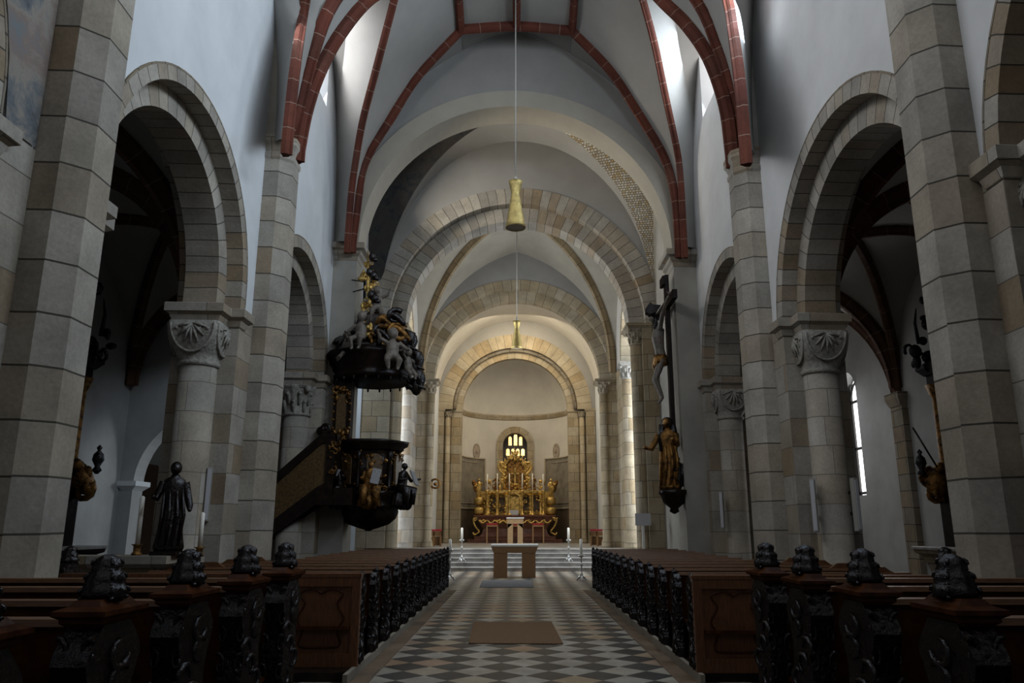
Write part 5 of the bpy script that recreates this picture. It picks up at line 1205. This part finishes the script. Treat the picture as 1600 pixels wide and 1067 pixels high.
def speaker(p, h, rz, lab, w=.10):
    t = thing('column_speaker', lab, 'loudspeaker', p, rz, 'slim column loudspeakers on the pillars')
    mb = MB(); mb.block(-w/2, w/2, -.05, .05, [(-.006, 0), (0, .006), (0, h-.006), (-.006, h)]); mb.build('cabinet', M['speaker'], t, local=True)
    mb = MB(); mb.box(-w/2+.012, w/2-.012, -.062, -.048, .03, h-.03); mb.build('grille', M['sign'], t, local=True)
    mb = MB(); mb.box(-.02, .02, .04, .16, h*.3, h*.36); mb.box(-.02, .02, .04, .16, h*.7, h*.76); mb.build('bracket', M['iron'], t, local=True)
for px, yb, yt, Y, rz, lab in ((321, 815, 730, 12.95, .25, 'pale column loudspeaker on the left pillar with the cushion capital'), (1276, 832, 748, 13.35, -.5, 'pale column loudspeaker left of the round half column, right pillar'),
                               (1342, 830, 747, 13.25, .3, 'pale column loudspeaker right of the round half column, right pillar'), (1130, 826, 768, 19.2, -.5, 'slim loudspeaker on the pillar beyond the right shaft')):
    a, b = at(px, yb, Y), at(px, yt, Y); speaker(a, b.z-a.z, rz, lab, .085)

# ------------------------------------------------------------------ light
def area(name, loc, rot, size, power, col, spread=pi):
    l = bpy.data.lights.new(name, 'AREA'); l.shape = 'RECTANGLE'; l.size, l.size_y = size; l.energy = power; l.color = col; l.spread = spread
    o = bpy.data.objects.new(name, l); C.objects.link(o); o.location = loc
    o.rotation_euler = Vector(rot).to_track_quat('-Z', 'Y').to_euler(); return o
COOL, NEUT, WARM = (.74, .87, 1.0), (.95, .97, 1.0), (1.0, .86, .62)
area('clerestory_and_fill_light', (4.1, 10.2, 11.4), (-1, .05, -.2), (6.2, 1.5), 560, COOL)
area('clerestory_and_fill_light', (4.6, 17.2, 13.2), (-1, 0, -.5), (2.0, 2.0), 105, COOL)
area('clerestory_and_fill_light', (-4.1, 10.0, 11.4), (1, .05, -.1), (6.2, 1.5), 235, NEUT)
area('clerestory_and_fill_light', (-4.6, 16.9, 13.2), (1, 0, -.45), (2.0, 2.0), 42, NEUT)
area('west_fill_light', (0, -4, 10), (0, 1, .0), (6, 5), 70, (1.0, .9, .76))  # added soft fill from behind the camera; no west window is modelled
area('right_lancet_light', (10.1, 23.5, 4.3), (-1, -.35, -.1), (1.2, 3.2), 90, NEUT)
area('transept_light', (-6.6, 24.6, 5), (-.55, -1, -.3), (2, 4), 60, COOL)
area('transept_light', (-5.8, 21.6, 6), (.1, .9, -.2), (1.0, 1.0), 30, COOL)
area('clerestory_and_fill_light', (3.9, 5.5, 10.8), (-1, .8, -.15), (3, 1.5), 165, COOL)  # added fill for the left wall by the second pillar, no window there
area('clerestory_and_fill_light', (-3.9, 5.5, 10.8), (1, .8, -.15), (3, 1.5), 110, NEUT)  # matching added fill for the right wall, not a window
area('transept_light', (7.5, 22.5, 7), (-.4, -.3, -1), (2, 2), 50, NEUT)
area('crossing_window_light', (4.3, 22.3, 11.9), (-1, 0, -.2), (2.2, 1.5), 5, COOL)
area('crossing_window_light', (-4.4, 22.3, 11.2), (1, 0, .25), (1.6, 1.2), 110, (1, .93, .8), 1.6)
for s in (-1, 1):
    area('choir_aisle_light', (s*8.3, 29.5, 6.5), (-s, 0, -.1), (6, 7), 1250 if s < 0 else 1450, (.86, .93, 1))
    area('altar_bay_light', (s*4.1, 38.5, 9.5), (-s, .1, -.5), (4, 3), 110, (1, .9, .72))
area('apse_window_light', (AXC, 45.4, 6), (0, -1, -.2), (1.2, 2.4), 40, WARM)
area('altar_fill_light', (0, 39, 12), (0, .6, -1), (4, 3), 300, WARM)  # added warm fill to brighten the altar, no fixture hangs there
w = bpy.data.worlds.new('W'); sc.world = w; w.use_nodes = True
w.node_tree.nodes['Background'].inputs[0].default_value = (.75, .85, 1, 1); w.node_tree.nodes['Background'].inputs[1].default_value = .05

# ------------------------------------------------------------------ camera
cam = bpy.data.cameras.new('camera'); co = bpy.data.objects.new('camera', cam); C.objects.link(co)
co.location = (0, 0, EYE); co.rotation_euler = (pi/2+PITCH, 0, 0)
cam.sensor_width = 36; cam.lens = F/1600*36; cam.shift_x = -(VX-800)/1600; cam.clip_end = 300
sc.camera = co
sc.view_settings.view_transform = 'Standard'; sc.view_settings.look = 'None'; sc.view_settings.exposure = 0
sc.cycles.max_bounces = 8; sc.cycles.diffuse_bounces = 4; sc.cycles.use_denoising = True
